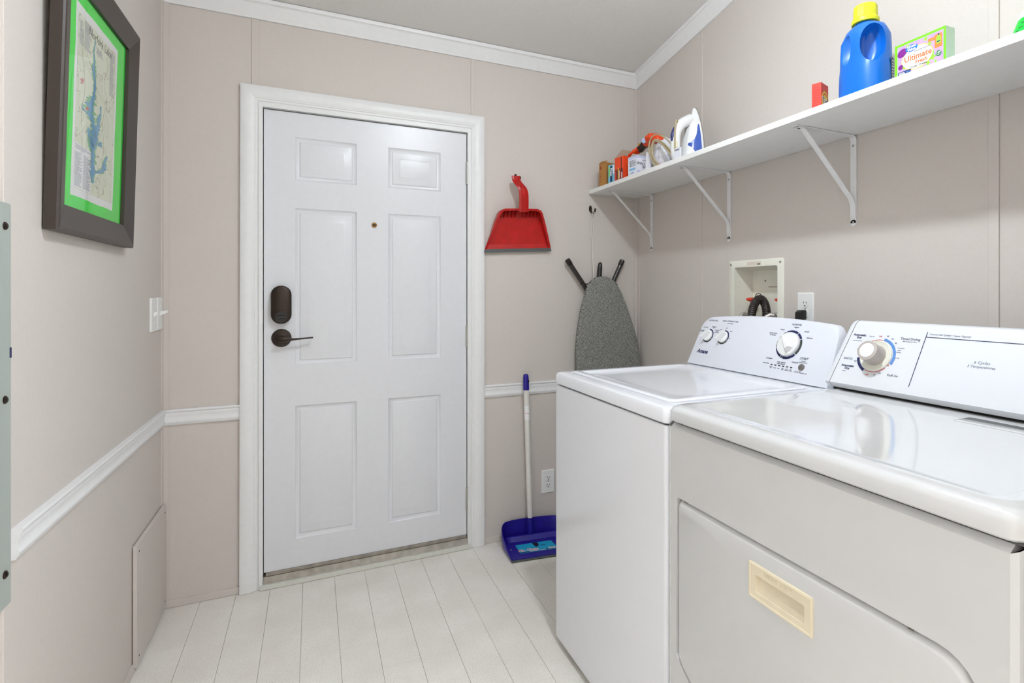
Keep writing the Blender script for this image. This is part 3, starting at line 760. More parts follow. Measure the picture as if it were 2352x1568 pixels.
# ================================================================== SHELF AND BRACKETS
SZ0, SZ1, SX0 = 1.769, 1.790, 1.347
sh = MB().box(SX0, XR - .001, .337, YB - .001, SZ0, SZ1).build('wall_shelf', SHELF, bevel=.0015, label='long white wall shelf above the washer and dryer', cat='shelf')
BL = ['white steel shelf bracket in the far corner beside the ironing board', 'middle white steel shelf bracket, above the laundry hookup box', 'nearest white steel shelf bracket, under the orange red box']
for yb, lb in zip((2.455, 1.855, 1.250), BL):
    b = empty('shelf_bracket', (XR, yb, 1.472), lb, 'bracket', 'white brackets under the shelf')
    q = .0105
    def strip(path, wd=.022, th=.003, nrm=(0, 1, 0)):
        # path in (x,z); strip lies with its width along Y
        rings = []
        P = [Vector((x, 0, z)) for x, z in path]
        for i in range(len(P)):
            T = (P[min(i + 1, len(P) - 1)] - P[max(i - 1, 0)]).normalized(); N = Vector((-T.z, 0, T.x)) * th / 2; S = Vector((0, wd / 2, 0))
            c = P[i] + Vector((0, yb, 0))
            rings.append([c - S - N, c + S - N, c + S + N, c - S + N])
        return MB().loft(rings)
    xw = XR - .0022
    strip([(xw, 1.474), (xw, 1.60), (xw, 1.752), (xw - .004, 1.7625), (xw - .014, SZ0 - .0022), (1.50, SZ0 - .0022), (1.386, SZ0 - .0022)]).build('angle_bar', BRKT, b, bevel=.0006)
    strip([(1.389, SZ0 - .0055), (1.412, SZ0 - .0055), (1.424, SZ0 - .012), (1.640, 1.556), (1.6505, 1.535), (xw - .0032, 1.522), (xw - .0032, 1.492)], wd=.019, th=.0032).build('strut', BRKT, b, bevel=.0006)
    MB().lathe([(.011, 0), (.011, .003)], (1.386, yb, SZ0 - .0037), (0, 0, 1), 16).build('rounded_end', BRKT, b)
    MB().lathe([(.011, 0), (.011, .003)], (XR - .0037, yb, 1.475), (1, 0, 0), 16).build('rounded_end', BRKT, b)
    for z_ in (1.735, 1.478):
        MB().lathe([(.0042, 0), (.0042, .001), (.002, .0018)], (XR - .0037, yb, z_), (-1, 0, 0), 10).build('screw', STEEL, b)
    MB().lathe([(.004, 0), (.004, .001)], (1.399, yb, SZ0 - .0072), (0, 0, -1), 10).build('screw', BRONZE, b)
    MB().lathe([(.006, 0), (.0055, .0012), (.003, .0018)], (xw - .0048, yb, 1.502), (-1, 0, 0), 12).build('rivet', BRKT, b)

# ================================================================== LAUNDRY HOOKUP BOX
hb = empty('laundry_outlet_box', (XR, 1.70, 1.065), 'ivory recessed laundry hookup box in the wall above the washer', 'hookup box')
def ryx(r, x, rad): return [(x, a, b) for a, b in rrect(*r, rad, 4)]
MB().loft([ryx((1.548, 1.852, 1.065, 1.3765), XR + .0005, .008), ryx((1.548, 1.852, 1.065, 1.3765), XR - .004, .008), ryx((1.551, 1.849, 1.068, 1.3735), XR - .006, .008),
    ryx((1.578, 1.818, 1.096, 1.3475), XR - .006, .008), ryx((1.5785, 1.8175, 1.0965, 1.347), XR + .002, .008), ryx((1.590, 1.806, 1.105, 1.335), XR + .088, .008)], cap0=False).build('recessed_box', BOXP, hb, smooth=35)
for y_, z_ in ((1.563, 1.360), (1.838, 1.360)):
    MB().lathe([(.005, 0), (.005, .001), (.002, .002)], (XR - .006, y_, z_), (-1, 0, 0), 12).build('screw', STEEL, hb)
MB().lathe([(.003, 0), (.003, .001)], (XR + .0875, 1.733, 1.290), (-1, 0, 0), 10).build('vent_hole', BLACK, hb)
MB().box(XR - .0065, XR - .006, 1.665, 1.742, 1.353, 1.368).build('sticker', mat('faded sticker', (226, 214, 200), .6), hb)
MB().box(XR - .0068, XR - .0064, 1.668, 1.684, 1.355, 1.359).build('sticker_text', INKD, hb)
MB().box(XR + .0868, XR + .0872, 1.60, 1.64, 1.262, 1.265).build('embossed_text', CARDG, hb); MB().box(XR + .0868, XR + .0872, 1.66, 1.715, 1.262, 1.266).build('embossed_text', CARDG, hb)
for yv in (1.765, 1.606):
    v = MB().lathe([(.012, 0), (.014, .01), (.014, .03), (.010, .034), (.010, .046), (.013, .048), (.013, .056), (.006, .058), (.006, .082)], (XR + .045, yv, 1.125), (0, 0, 1), 14).build('valve_body', BRASS, hb, smooth=40)
    hw = []
    for i in range(30):
        t = 2 * pi * i / 30; r = .021 + .004 * cos(5 * t); hw.append((XR + .045 + r * cos(t), yv + r * sin(t)))
    MB().loft([[(XR + .045 + (a - XR - .045) * .3, yv + (b_ - yv) * .3, 1.200) for a, b_ in hw], [(a, b_, 1.208) for a, b_ in hw], [(a, b_, 1.215) for a, b_ in hw], [(XR + .045 + (a - XR - .045) * .5, yv + (b_ - yv) * .5, 1.219) for a, b_ in hw]]).build('valve_handle', VALVR, v, smooth=50)
    MB().lathe([(.013, 0), (.013, .022), (.010, .024), (.010, .030)], (XR + .035, yv, 1.148), (-1, 0, 0), 12).build('hose_nut', BRAID, v, smooth=40)
# drain hose and supply hoses
pth = bez([(1.628, 1.705, 1.00), (1.632, 1.706, 1.06), (1.640, 1.708, 1.13), (1.650, 1.704, 1.185), (1.668, 1.696, 1.212), (1.686, 1.688, 1.205), (1.697, 1.682, 1.17), (1.698, 1.680, 1.108)], 14)
MB().tube(pth, [.0165 + (.0016 if i % 2 else 0) for i in range(len(pth))], 14).build('drain_hose', HOSEG, smooth=25, label='black corrugated drain hose looping into the hookup box', cat='hose')
zt = MB().tube(bez([(1.668, 1.674, 1.18), (1.668, 1.674, 1.205), (1.668, 1.684, 1.2325), (1.668, 1.708, 1.2325), (1.668, 1.718, 1.205), (1.668, 1.716, 1.18)], 6), .0016, 6).build('cable_tie', BLACK, label='black cable tie around the looping drain hose', cat='cable tie')
for yv, lb in ((1.765, 'silver braided supply hose at the left valve of the hookup box'), (1.606, 'silver braided supply hose at the right valve of the hookup box')):
    dy_ = .0 if yv > 1.7 else .034
    MB().tube(bez([(XR + .006, yv, 1.148), (XR - .004, yv + dy_ * .3, 1.150), (XR - .024, yv + dy_ * .7, 1.132), (XR - .036, yv + dy_, 1.09), (XR - .040, yv + dy_, 1.00)], 8), .0095, 12).build('supply_hose', BRAID, smooth=60, label=lb, cat='hose', group='washer supply hoses')

# ================================================================== OUTLETS AND SWITCHES
def outlet(name, c, out, right, label, lower=True):
    """c centre on wall, out = outward normal, right = viewer's right"""
    o = empty(name, c, label, 'outlet'); out = Vector(out); right = Vector(right); up = Vector((0, 0, 1)); c = Vector(c)
    def P(a, b, d): return c + right * a + up * b + out * d
    def rr(a0, a1, b0, b1, d, r): return [P(a, b, d) for a, b in rrect(a0, a1, b0, b1, r, 3)]
    MB().loft([rr(-.036, .036, -.06, .06, 0, .002), rr(-.036, .036, -.06, .06, .003, .002), rr(-.0325, .0325, -.0565, .0565, .006, .002)]).build('cover_plate', WHITEP, o, smooth=30)
    for s in (1, -1):
        zc_ = s * .0195
        oc = [P(a, b + zc_, 0) for a, b in [(max(-.0165, min(.0165, .0195 * cos(2 * pi * i / 24))), .0145 * sin(2 * pi * i / 24)) for i in range(24)]]
        f = MB().hexa([p + out * .005 for p in oc], [p + out * .0075 for p in oc]).build('receptacle', WHITEP, o, bevel=.0006)
        for a, h in ((-.0062, .0075), (.0062, .0062)):
            MB().prism([P(a - .0012, zc_ + .004 - h / 2, .0073), P(a + .0012, zc_ + .004 - h / 2, .0073), P(a + .0012, zc_ + .004 + h / 2, .0073), P(a - .0012, zc_ + .004 + h / 2, .0073)], out * .0006).build('slot', BLACK, f)
        MB().prism([P(a, b + zc_ - .0075, .0073) for a, b in circ(10, .0026)], out * .0006).build('slot', BLACK, f)
    MB().prism([P(a, b, .006) for a, b in circ(10, .003)], out * .0008).build('screw', STEEL, o)
    return o
outlet('wall_outlet', (1.108, YB, .260), (0, -1, 0), (1, 0, 0), 'white duplex wall outlet on the door wall, low behind the blue dustpan')
outlet('wall_outlet', (XR, 1.446, 1.180), (-1, 0, 0), (0, -1, 0), 'white duplex wall outlet beside the hookup box with a black plug')
pg = empty('power_plug', (XR - .02, 1.451, 1.02), 'black power plug and cord in the outlet above the washer', 'plug')
MB().loft([[(XR - .008, 1.451 + a, 1.160 + b) for a, b in rrect(-.014, .014, -.018, .016, .005)], [(XR - .026, 1.451 + a, 1.160 + b) for a, b in rrect(-.015, .015, -.022, .016, .005)], [(XR - .040, 1.451 + a, 1.156 + b) for a, b in rrect(-.011, .011, -.022, .012, .005)]]).build('plug_body', BLACK, pg, bevel=.002)
MB().tube(bez([(XR - .028, 1.451, 1.142), (XR - .030, 1.450, 1.12), (XR - .035, 1.447, 1.05), (XR - .05, 1.44, .95)], 6), .0045, 8).build('cord', BLACK, pg, smooth=60)
def switch(c, label, long):
    o = empty('light_switch', c, label, 'light switch', 'light switches on the left wall'); c = Vector(c)
    MB().loft([[(c.x + d, c.y + a, c.z + b) for a, b in rrect(-.0375 + i, .0375 - i, -.062 + i, .062 - i, .003, 3)] for d, i in ((0, 0), (.003, 0), (.006, .003))]).build('cover_plate', WHITEP, o, smooth=30)
    t = .024 if long else .010
    MB().hexa([(c.x + .005, c.y + a, c.z + b) for a, b in ((-.004, -.009), (.004, -.009), (.004, .009), (-.004, .009))], [(c.x + .006 + t, c.y + a, c.z + b + .008) for a, b in ((-.003, -.004), (.003, -.004), (.003, .004), (-.003, .004))]).build('toggle', WHITEP, o, bevel=.001)
    for z_ in (-.030, .030):
        MB().lathe([(.003, 0), (.003, .0012)], (c.x + .0058, c.y, c.z + z_), (1, 0, 0), 8).build('screw', WHITEP, o)
switch((XL, 2.452, 1.158), 'white toggle light switch on the left wall, farther from the corner', False)
switch((XL, 2.538, 1.160), 'white light switch next to the corner with its toggle sticking out', True)

# ================================================================== ELECTRICAL PANEL
ep = empty('electrical_panel', (XL, 1.22, .644), 'grey green electrical panel cover at the left edge of the wall', 'electrical panel')
MB().box(XL, XL + .008, 1.03, 1.402, .644, 1.411).build('cover', PANELG, ep, bevel=.003)
MB().box(XL + .007, XL + .014, 1.085, 1.345, .76, 1.33).build('cover_door', PANELG, ep, bevel=.003)
MB().box(XL + .013, XL + .017, 1.32, 1.335, 1.02, 1.07).build('latch', BLACK, ep, bevel=.001)
for z_ in (1.366, 1.038, .708):
    for y_ in (1.0535, 1.3755):
        MB().lathe([(.008, 0), (.0075, .003), (.004, .0055)], (XL + .007, y_, z_), (1, 0, 0), 14).build('screw', BRONZE, ep, smooth=40)
MB().box(XL + .0078, XL + .0084, 1.394, 1.401, 1.115, 1.135).build('sticker', INKN, ep)

# ================================================================== PICTURE FRAME
pf = empty('framed_map', (XL, 1.83, 1.379), 'framed lake map with bright green mount in a wide dark frame', 'picture')
FW, FH = .556, .660
TILT = Matrix.Translation((XL + .002, 1.550, 1.379)) @ Matrix.Rotation(radians(1.5), 4, 'Y')
# local frame coords: a along Y, b up, p outwards
def fl_(a, b, p): return tuple(TILT @ Vector((p, a, b)))
FP = [(0, 0), (0, .022), (.003, .026), (.008, .027), (.010, .0265), (.062, .0155), (.064, .0145), (.064, 0)]   # (across from outside, proud)
cn = [((0, 0), (1, 1)), ((FW, 0), (-1, 1)), ((FW, FH), (-1, -1)), ((0, FH), (1, -1))]
for i in range(4):
    (p0, d0), (p1, d1) = cn[i], cn[(i + 1) % 4]
    MB().loft([[fl_(p0[0] + d0[0] * a, p0[1] + d0[1] * a, h) for a, h in FP], [fl_(p1[0] + d1[0] * a, p1[1] + d1[1] * a, h) for a, h in FP]]).build('frame_rail', FRAME, pf)
def fbox(a0, a1, b0, b1, p0, p1):
    v = [fl_(a, b, p) for p in (p0, p1) for b in (b0, b1) for a in (a0, a1)]
    return MB().add(v, [(0, 2, 3, 1), (4, 5, 7, 6), (0, 1, 5, 4), (2, 6, 7, 3), (0, 4, 6, 2), (1, 3, 7, 5)])
fbox(.004, FW - .004, .004, FH - .004, .0005, .003).build('backing', CARD, pf)
mt = fbox(.062, FW - .062, .062, FH - .062, .0035, .0060).build('mount_board', MATG, pf)
fbox(.0645, FW - .0645, .0645, FH - .0645, .0085, .0090).build('glass', GLASS, pf)
MA = (.122, .421, .096, .562)
random.seed(3)
pts = []
for i in range(10): pts.append((MA[0] + .002 * random.uniform(-1, 1), MA[2] + (MA[3] - MA[2]) * i / 9))
for i in range(6): pts.append((MA[0] + (MA[1] - MA[0]) * i / 5, MA[3] + .002 * random.uniform(-1, 1)))
for i in range(10): pts.append((MA[1] + .002 * random.uniform(-1, 1), MA[3] - (MA[3] - MA[2]) * i / 9))
for i in range(1, 5): pts.append((MA[1] - (MA[1] - MA[0]) * i / 5, MA[2] + .002 * random.uniform(-1, 1)))
nrmF = Vector(fl_(0, 0, 1)) - Vector(fl_(0, 0, 0))
mp = MB().prism([fl_(a, b, .0061) for a, b in pts], nrmF * .0004).build('map_sheet', PAPERM, pf)
fbox(MA[0] + .013, MA[1] - .013, MA[2] + .020, MA[3] - .020, .0066, .00675).build('printed_map', MAPP, mp)
# lake outline (normalised along the map: u 0 left..1 right, v 0 bottom..1 top)
def ribbon2(path, name, m, p):
    """path: (u, v, half width)"""
    P = [(MA[0] + (MA[1] - MA[0]) * u, MA[2] + (MA[3] - MA[2]) * v, wd) for u, v, wd in path]
    Q = []
    for i in range(len(P) - 1):
        for k in range(5):
            t = k / 5; Q.append(tuple(P[i][j] + (P[i + 1][j] - P[i][j]) * t for j in range(3)))
    Q.append(P[-1])
    L = [(a - wd * (1 + .7 * random.uniform(-1, 1)) - .0006, b, ) for a, b, wd in Q]; R = [(a + wd * (1 + .7 * random.uniform(-1, 1)) + .0006, b) for a, b, wd in Q]
    mb = MB()
    for i in range(len(Q) - 1):
        mb.prism([fl_(*L[i], p), fl_(*R[i], p), fl_(*R[i + 1], p), fl_(*L[i + 1], p)], nrmF * .0001)
    return mb.build(name, m, mp)
main = [(.46, .11, .004), (.45, .16, .011), (.44, .20, .013), (.46, .26, .010), (.44, .31, .016), (.47, .36, .020), (.45, .40, .012), (.42, .44, .011), (.36, .47, .020), (.33, .51, .024), (.38, .55, .016), (.42, .59, .007), (.44, .65, .006), (.42, .70, .006), (.39, .74, .008), (.41, .77, .003), (.39, .83, .002), (.42, .90, .0015)]
ribbon2([(u, v, wd * 1.35 + .003) for u, v, wd in main], 'shore_print', WOODL, .0068)
ribbon2(main, 'lake_print', LAKE, .0070)
for arm in ([(.46, .17, .008), (.60, .19, .014), (.72, .22, .012), (.74, .27, .008), (.80, .31, .004)], [(.47, .37, .010), (.54, .43, .012), (.55, .48, .010), (.60, .53, .005), (.60, .57, .003)], [(.34, .48, .010), (.22, .47, .012), (.16, .49, .004)], [(.44, .31, .010), (.34, .36, .010), (.32, .40, .005)], [(.46, .33, .01), (.60, .34, .012), (.62, .37, .006)]):
    ribbon2([(u, v, wd * 1.4) for u, v, wd in arm], 'shore_print', WOODL, .0068)
    ribbon2(arm, 'lake_print', LAKE, .0070)
ribbon2([(.14, .60, .004), (.16, .62, .010), (.17, .635, .004)], 'town_print', mat('pink print', (190, 120, 120), .7), .0068)
ribbon2([(.26, .485, .003), (.29, .50, .008), (.31, .505, .003)], 'town_print', INKR, .0071)
for pp in ([(.05, .30), (.2, .36), (.27, .40), (.45, .42)], [(.05, .75), (.3, .70), (.6, .62), (.95, .55)], [(.1, .12), (.2, .28), (.16, .45), (.22, .60), (.12, .8)], [(.62, .12), (.70, .32), (.66, .5), (.74, .62), (.66, .72), (.78, .86)], [(.5, .24), (.7, .17), (.95, .14)], [(.08, .2), (.3, .19), (.44, .12)]):
    q = bez([(a, b, 0) for a, b in pp], 6); rb = MB()
    for i in range(len(q) - 1):
        rb.prism([fl_(MA[0] + (MA[1] - MA[0]) * a + dx_, MA[2] + (MA[3] - MA[2]) * b, .0069) for a, b, dx_ in ((q[i].x, q[i].y, -.0007), (q[i].x, q[i].y, .0007), (q[i + 1].x, q[i + 1].y, .0007), (q[i + 1].x, q[i + 1].y, -.0007))], nrmF * .00008)
    rb.build('road_print', ROADP, mp)
def lines(u0, u1, v0, v1, n):
    mb = MB()
    for i in range(n):
        v = v1 - (v1 - v0) * (i + .5) / n; e = u1 - (u1 - u0) * random.choice((0, 0, .1, .25, .4))
        b = MA[2] + (MA[3] - MA[2]) * v; h = (v1 - v0) / n * (MA[3] - MA[2]) * .24
        a0 = MA[0] + (MA[1] - MA[0]) * u0; a1 = MA[0] + (MA[1] - MA[0]) * e
        mb.prism([fl_(a0, b - h, .0069), fl_(a1, b - h, .0069), fl_(a1, b + h, .0069), fl_(a0, b + h, .0069)], nrmF * .0001)
    return mb.build('printed_text', TXTP, mp)
u_ = (MA[0], MA[1])
fbox(MA[0] + .013, MA[0] + .125, MA[2] + .021, MA[2] + .130, .00676, .0069).build('text_block', PAPERM, mp)
lines(.06, .21, .055, .235, 22); lines(.24, .40, .055, .235, 22); lines(.06, .40, .25, .275, 3)
lines(.08, .16, .80, .93, 16); lines(.18, .34, .80, .95, 18); lines(.80, .92, .68, .94, 30); lines(.46, .62, .84, .875, 5)
text('Norfork Lake', .030, fl_(MA[0] + .165, MA[2] + .428, .0070), (0, 1, 0), Vector(fl_(0, 1, 0)) - Vector(fl_(0, 0, 0)), INKD, mp, ext=.0001)

# ================================================================== RED DUSTPAN
rp = empty('red_dustpan', (.94, 2.57, 1.44), 'red plastic dustpan hanging by its handle on the door wall', 'dustpan')
RM = Matrix.Translation((.944, 2.578, 1.447)) @ Matrix.Rotation(radians(-3.0), 4, 'Y') @ Matrix.Rotation(radians(6), 4, 'X')
# local: x right, z up, y towards the wall (+); pan floor at y=0.010, walls come towards viewer
def pan_out(ins):
    return [(-.178 + ins, .012), (-.150 + ins, .085), (-.128 + ins, .150), (-.112 + ins, .188 - ins * .4), (-.100 + ins * .7, .202 - ins * .7), (-.082, .208 - ins), (0, .209 - ins), (.082, .208 - ins), (.102 - ins * .7, .200 - ins * .7), (.112 - ins, .186 - ins * .4), (.132 - ins, .130), (.152 - ins, .07), (.170 - ins, .012)]
def wall_h(z): return .008 + .040 * max(0, (z - .012) / .197) ** .9
po, pi_ = pan_out(0), pan_out(.006)
MB().hexa([(a, .010, b) for a, b in po], [(a, .013, b) for a, b in po]).xf(RM).build('pan_floor', REDP, rp)
mb = MB()
rings = [[(a, .0125, b), (a2, .0105, b2), (a2 * .985, .011 - wall_h(b), b2), (a * 1.02, .011 - wall_h(b) - .001, b + (.004 if b > .1 else 0))] for (a, b), (a2, b2) in zip(po, pi_)]
mb.loft(rings).xf(RM).build('pan_rim', REDP, rp, smooth=40)
for i in range(5):
    for s_ in (-1, 1):
        xx = s_ * (.021 + i * .0190)
        MB().hexa([(xx - .001, .0095, .206 - .004), (xx + .001, .0095, .206 - .004), (xx + .001, .0095, .168), (xx - .001, .0095, .168)], [(xx - .001, -.034, .202), (xx + .001, -.034, .202), (xx + .001, -.004, .172), (xx - .001, -.004, .172)]).xf(RM).build('rib', REDP, rp)
MB().hexa([(-.172, .0098, .012), (.166, .0098, .012), (.163, .0098, .034), (-.165, .0098, .034)], [(-.176, .004, .012), (.170, .004, .012), (.165, .0095, .036), (-.167, .0095, .036)]).xf(RM).build('front_ramp', REDP, rp)
MB().hexa([(-.185, .0, -.002), (.176, .0, -.002), (.172, .002, .015), (-.180, .002, .015)], [(-.185, .014, -.002), (.176, .014, -.002), (.172, .014, .015), (-.180, .014, .015)]).xf(RM).build('rubber_lip', GREYR, rp, bevel=.001)
# handle: channel section along an S path in (x, y, z)
hp = bez([(.012, -.034, .196), (.012, -.040, .24), (.010, -.044, .285), (.004, -.040, .312), (-.006, -.028, .330), (-.012, -.014, .345), (-.014, -.006, .356), (-.015, -.002, .374)], 6)
mb = MB(); rings = []
for i, p in enumerate(hp):
    t = i / (len(hp) - 1); wd = .0245 - .004 * t
    rings.append([(p.x - wd, p.y + .006, p.z), (p.x - wd, p.y - .001, p.z), (p.x - wd * .55, p.y - .004, p.z), (p.x - wd * .38, p.y + .000, p.z), (p.x + wd * .38, p.y + .000, p.z), (p.x + wd * .55, p.y - .004, p.z), (p.x + wd, p.y - .001, p.z), (p.x + wd, p.y + .006, p.z)])
mb.loft(rings).xf(RM).build('handle', REDP, rp, smooth=40)
def wallhook(name, x, z, label, s=1.0):
    h = empty(name, (x, YB, z - .04 * s), label, 'hook', 'dark hooks on the door wall')
    MB().loft([[(x + a * s, YB - d, z + b * s) for a, b in circ(16, r, rb=r * 2.1)] for r, d in ((.0085, 0), (.0085, .003), (.006, .006))]).build('back_plate', BRONZE, h, smooth=50)
    MB().tube(bez([(x, YB - .004, z - .008 * s), (x + .001, YB - .012, z - .020 * s), (x + .004, YB - .026, z - .026 * s), (x + .010, YB - .034, z - .018 * s), (x + .012, YB - .036, z - .002 * s)], 6), [.0045] * 20 + [.005] * 4 + [.0042], 10).build('hook_arm', BRONZE, h, smooth=60)
wallhook('wall_hook', .930, 1.824, 'dark bronze wall hook holding the red dustpan', .95)
wallhook('wall_hook', 1.357, 1.692, 'dark bronze wall hook under the shelf end holding the white string', 1.0)

# ================================================================== IRONING BOARD AND STRING
ib = empty('ironing_board', (1.48, 2.53, .05), 'ironing board with grey herringbone cover hanging on the door wall', 'ironing board')
BYF, BYB = 2.520, 2.545
# outline in (x,z): nose up, hanging a little askew
BRT = [(1.394, 1.326), (1.418, 1.3235), (1.437, 1.317), (1.456, 1.307), (1.472, 1.293), (1.490, 1.270), (1.508, 1.240), (1.541, 1.169), (1.576, 1.078), (1.603, 1.000), (1.621, .910), (1.632, .835), (1.637, .70), (1.637, .20), (1.628, .12), (1.58, .08), (1.445, .072)]
BLT = [(1.300, .08), (1.255, .12), (1.246, .20), (1.242, .70), (1.240, .845), (1.240, .963), (1.248, 1.050), (1.264, 1.143), (1.285, 1.214), (1.301, 1.262), (1.314, 1.286), (1.330, 1.304), (1.350, 1.317), (1.371, 1.324)]
def board_outline(ins):
    P = BRT + BLT; n = len(P); out = []
    for i in range(n):
        t = (Vector(P[(i + 1) % n]) - Vector(P[i - 1])).normalized(); out.append((P[i][0] - t.y * -ins * -1 * -1 if False else P[i][0] + t.y * ins, P[i][1] - t.x * ins))
    return out
MB().loft([[(a, BYB, b) for a, b in board_outline(.004)], [(a, BYB - .004, b) for a, b in board_outline(0)], [(a, BYF + .006, b) for a, b in board_outline(0)], [(a, BYF + .001, b) for a, b in board_outline(.004)], [(a, BYF, b) for a, b in board_outline(.012)]]).build('cover', HERR, ib, smooth=60)
def leg(p0, p1, r=.0125):
    d = (Vector(p1) - Vector(p0)).normalized()
    l = MB().tube([p0, p1], r, 12).build('leg', mat('dark brown enamel', (30, 22, 18), .3, coat=.3), ib, smooth=60)
    MB().lathe([(r + .0005, -.03), (r + .0022, -.028), (r + .0022, .002), (r - .002, .005)], p1, d, 14).build('foot_cap', mat('dark brown enamel', (30, 22, 18)), l, smooth=40)
leg((1.385, 2.566, 1.164), (1.205, 2.566, 1.410)); leg((1.44, 2.566, 1.22), (1.537, 2.566, 1.414))
MB().tube([(1.386, 2.562, 1.20), (1.389, 2.562, 1.30), (1.394, 2.560, 1.37), (1.396, 2.560, 1.395), (1.397, 2.560, 1.402)], [.0145, .0145, .0135, .011, .006], 12).build('nose_tube', mat('black enamel', (30, 28, 30), .3, coat=.3), ib, smooth=60)
MB().tube([(1.275, 2.556, 1.286), (1.50, 2.556, 1.284)], .0030, 8).build('cross_wire', mat('dark brown enamel', (30, 22, 18)), ib, smooth=60)
mb = MB()
x0 = 1.357
for pp in ([(x0 - .004, 2.570, 1.662), (x0 - .005, 2.578, 1.60), (x0 - .006, 2.580, 1.55), (x0 + .001, 2.580, 1.532)], [(x0 + .010, 2.566, 1.662), (x0 + .009, 2.576, 1.62), (x0 + .005, 2.580, 1.55), (x0 + .001, 2.580, 1.532)], [(x0 - .004, 2.570, 1.662), (x0 + .003, 2.562, 1.6695), (x0 + .010, 2.566, 1.662)]):
    mb.tube(bez(pp, 5), .0017, 6)
mb.tube(bez([(x0 + .001, 2.580, 1.532), (x0 + .001, 2.578, 1.48), (x0 + .003, 2.572, 1.38), (x0 + .004, 2.565, 1.30), (x0 + .005, 2.562, 1.288), (x0 + .005, 2.553, 1.284), (x0 + .004, 2.549, 1.289), (x0 + .004, 2.553, 1.31)], 5), .0022, 6)
mb.build('hanging_string', mat('white string', (226, 222, 214), .9), label='white string tying the ironing board to its wall hook', cat='string')

# ================================================================== BLUE LOBBY DUSTPAN
bp = empty('blue_dustpan', (.97, 2.46, 0), 'dark blue upright dustpan with long white handle standing by the washer', 'dustpan')
BM = Matrix.Translation((.975, 2.345, .004)) @ Matrix.Rotation(radians(-7), 4, 'Z')
# local: x right, y back (0 front lip), z up
bo = [(-.150, 0), (-.155, .04), (-.159, .08), (-.162, .12), (-.162, .150), (-.158, .173), (-.150, .192), (-.138, .206), (-.122, .216), (-.10, .222), (-.06, .227), (0, .229), (.06, .227), (.10, .222), (.122, .216), (.138, .206), (.150, .192), (.158, .173), (.162, .150), (.162, .12), (.159, .08), (.155, .04), (.150, 0)]
def bh(y): return .010 + .085 * min(1, max(0, y / .20)) ** 1.1
MB().hexa([(a, b, .006 + .0 * b) for a, b in bo], [(a, b, .009) for a, b in bo]).xf(BM).build('pan_floor', NAVYP, bp)
rings = []
for a, b in bo:
    k_ = 1.0
    h = bh(b); f = .955
    rings.append([(a, b, .006), (a * 1.025, b * 1.0 + .003, h), (a * 1.005, b - .001, h + .002), (a * f, b * .965, .009)])
MB().loft(rings).xf(BM).build('pan_rim', NAVYP, bp, smooth=50)
# inner back step
st = [(a * .93, min(b, .2) * .93) for a, b in bo if b > .10]
mb = MB()
rr_ = [[(a, b, .0095), (a * .985, b - .018, .0095), (a * .99, b - .004, .030), (a * 1.01, b + .006, .030)] for a, b in st]
mb.loft(rr_).xf(BM).build('inner_step', NAVYP, bp, smooth=40)
MB().hexa([(-.152, -.008, .0005), (.152, -.008, .0005), (.150, .022, .0005), (-.150, .022, .0005)], [(-.152, -.008, .002), (.152, -.008, .002), (.148, .022, .0085), (-.148, .022, .0085)]).xf(BM).build('rubber_lip', GREYR, bp)
for i in range(9):
    t = i / 8
    MB().box(-.0015, .0015, -.003, .003, 0, .009).xf(BM @ Matrix.Translation((.150 + .012 * sin(t * pi), .185 - .10 * t, bh(.185 - .10 * t) + .0005))).build('comb_tooth', NAVYP, bp)
for sx_ in (-.132, .138):
    MB().lathe([(.005, 0), (.005, .0015), (.002, .0025)], BM @ Vector((sx_, .095, .0092)), (0, 0, 1), 10).build('rivet', STEEL, bp)
tb = BM @ Vector((-.010, .196, 0)); tt = Vector((.968, 2.553, .827))
dv = (tt - Vector((tb.x, tb.y, .02))).normalized(); b0 = Vector((tb.x, tb.y, .02))
sc_ = MB().tube([b0 + dv * .004, b0 + dv * .03, b0 + dv * .095], [.013, .0165, .0165], 16).build('handle_socket', NAVYP, bp, smooth=50)
for s_ in (-1, 1):
    MB().box(s_ * .017 - .002, s_ * .017 + .002, -.004, .018, .03, .098).xf(Matrix.Translation((tb.x, tb.y, 0))).build('socket_ear', NAVYP, sc_)
MB().tube([b0 + dv * .090, b0 + dv * .735], .0135, 18).build('handle', STICK, bp, smooth=60)
g_ = MB().tube([b0 + dv * .732, b0 + dv * .76, b0 + dv * .795, b0 + dv * .808, b0 + dv * .812], [.0150, .0150, .0140, .0125, .008], 16).build('handle_grip', NAVYP, bp, smooth=60)
MB().box(.004, .012, -.016, -.012, .790, .802).xf(Matrix.Translation((tt.x, tt.y, 0.0))).build('hang_hole', BLACK, g_)
sk = MB().tube([b0 + dv * .585, b0 + dv * .655], .0139, 18).build('sticker', WHPR, bp, smooth=60)
text('Mr. Clean', .007, b0 + dv * .618 + Vector((-.004, -.0142, 0)), (1, -.3, 0), dv, INKR, bp, ext=.0004, sx=.8)
